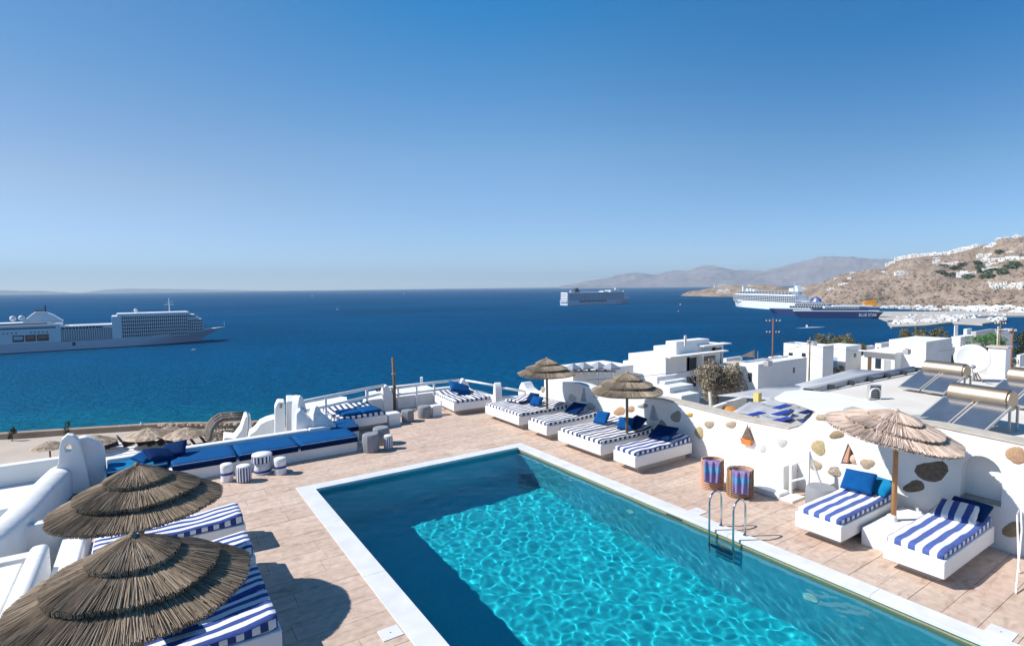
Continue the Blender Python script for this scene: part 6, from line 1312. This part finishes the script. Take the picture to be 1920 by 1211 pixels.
slabwall(wm_, 'curved_wall', [(462, 840), (468, 815), (480, 806), (488, 795), (500, 789), (517, 784), (517, 838)], 25, 1.0, white)
slabwall(wm_, 'pier', [(515, 842), (515, 766), (520, 754), (534, 754), (536, 842)], 22.6, .8, white)
slabwall(wm_, 'pier', [(537, 840), (537, 752), (554, 752), (556, 840)], 23.2, 1.4, white)
slabwall(wm_, 'lattice_panel', [(524, 765), (525, 756), (530, 756), (529, 765)], 22.5, .05, mat('lattice_grey', (.25, .27, .30), .8), 0)
# terraces seen beyond the railing
bt = thing('outer_terrace', 'white flat terrace seen beyond the two bar railing', 'terrace', at(620, 760, -1.5))
ipoly(bt, 'terrace_body', [(572, 756), (640, 743), (650, 744), (655, 780), (576, 800)], -.6, white2, 3); ipoly(bt, 'terrace_body', [(691, 734), (733, 727), (736, 750), (693, 756)], -.3, white2, 4); ipoly(bt, 'terrace_body', [(738, 730), (800, 722), (812, 727), (862, 722), (870, 745), (740, 758)], -.2, white2, 4)
slabwall(bt, 'vent_stub', [(788, 724), (788, 708), (793, 708), (793, 724)], 31, .3, white2, .02); slabwall(bt, 'vent_stub', [(636, 743), (636, 737), (638, 737), (638, 743)], 28, .2, white2, 0)
slabwall(bt, 'black_mark', [(702, 727.5), (704, 725.5), (710, 732), (712, 726), (714, 733), (706, 734)], 28.95, .05, dark, 0)  # small black logo strokes on the terrace block, only suggested; no window opening
slabwall(bt, 'red_mark', [(713, 731.5), (713, 729.5), (723, 728.5), (723, 730.5)], 28.95, .05, mat('red_paint', (.4, .08, .06), .8), 0)
# shore objects
for k, (px, py) in enumerate(((22, 826), (128, 818))):
    p = at(px, py, -6.8); tree(p, [(0, 0, .7, .5, .5, .7)], 400, .12, ldark, 'small dark %s near the beach edge' % ('pine at the far left', 'bush left of the finial')[k], 'shore_bush', 'bush', .04, k)
for (px, py, w_, lab) in ((265, 801, 1.1, 'white beach shower post by the shoreline'), (225, 803, .7, 'left of two small white figures like buoys on the shore'), (243, 802, .7, 'right of two small white buoys on the shore')):
    p = at(px, py+2, -6.8); t = thing('beach_marker', lab, 'marker', p, group='white markers on the shore'); MB().lathe([(.09*w_, 0), (.08*w_, .3*w_), (.05*w_, .5*w_), (.01, .52*w_)], 8).build('marker_body', whitep, t, True, False)
# shoreline kerb
sk = MB(); pts = [(px, edge_y(px)+1.2) for px in range(-60, 700, 20)]; vs = []
for (a, b) in pts: p = at(a, b, -6.75); q = at(a, b+2.2, -6.75); vs += [(p.x, p.y, -7.3), (p.x, p.y, -6.45), (q.x, q.y, -6.5), (q.x, q.y, -7.3)]
k = len(pts); sk.add(vs, [(4*i+j, 4*i+(j+1) % 4, 4*i+4+(j+1) % 4, 4*i+4+j) for i in range(k-1) for j in range(4)]); struct(sk, 'shore_kerb', mat('kerb_earth', (.36, .28, .21), .95, noise_=(1, .8, (.26, .2, .15))))
rr = random.Random(8)
mb = MB()
for k in range(260):
    px = rr.uniform(300, 560); p = at(px, edge_y(px)+rr.uniform(-.2, 1.6), -6.6); r_ = rr.uniform(.08, .3)
    mb.lathe([(r_*.3, -r_*.3), (r_, 0), (r_*.6, r_*.6), (.02, r_*.75)], 6, tuple(p), sx=rr.uniform(.7, 1.4))
tag(mb.build('shore_rocks', mat('shore_rock', (.36, .27, .20), .95, island=.35)), kind='stuff')
for k, (px, py, r_) in enumerate(((40, 868, 1.2),)): pass
number('dense cluster of cube houses', 'small white cube house in the dense right hand cluster, %s from its left end')
number('white harbour front buildings', 'white harbour building along the foot of the hill, %s from the left')
number('sheds and coaches on the pier', 'white shed or parked coach on the pier, %s from the left')
number('moored boats in the harbour', 'small white boat moored in the harbour basin, %s from the left')
# haze
hz = MB().box(-27000, 27000, -27000, 27000, SEA-1.2, 800); hm = bpy.data.materials.new('haze'); hm.use_nodes = True; g = NT(hm); g.t.nodes.remove(g.b); pv = g.n('ShaderNodeVolumePrincipled'); pv.inputs['Color'].default_value = (.66, .85, 1, 1); pv.inputs['Density'].default_value = 6e-5; pv.inputs['Anisotropy'].default_value = .0
g.l(pv.outputs[0], g.t.nodes['Material Output'].inputs['Volume']); tag(hz.build('haze', hm), kind='stuff')
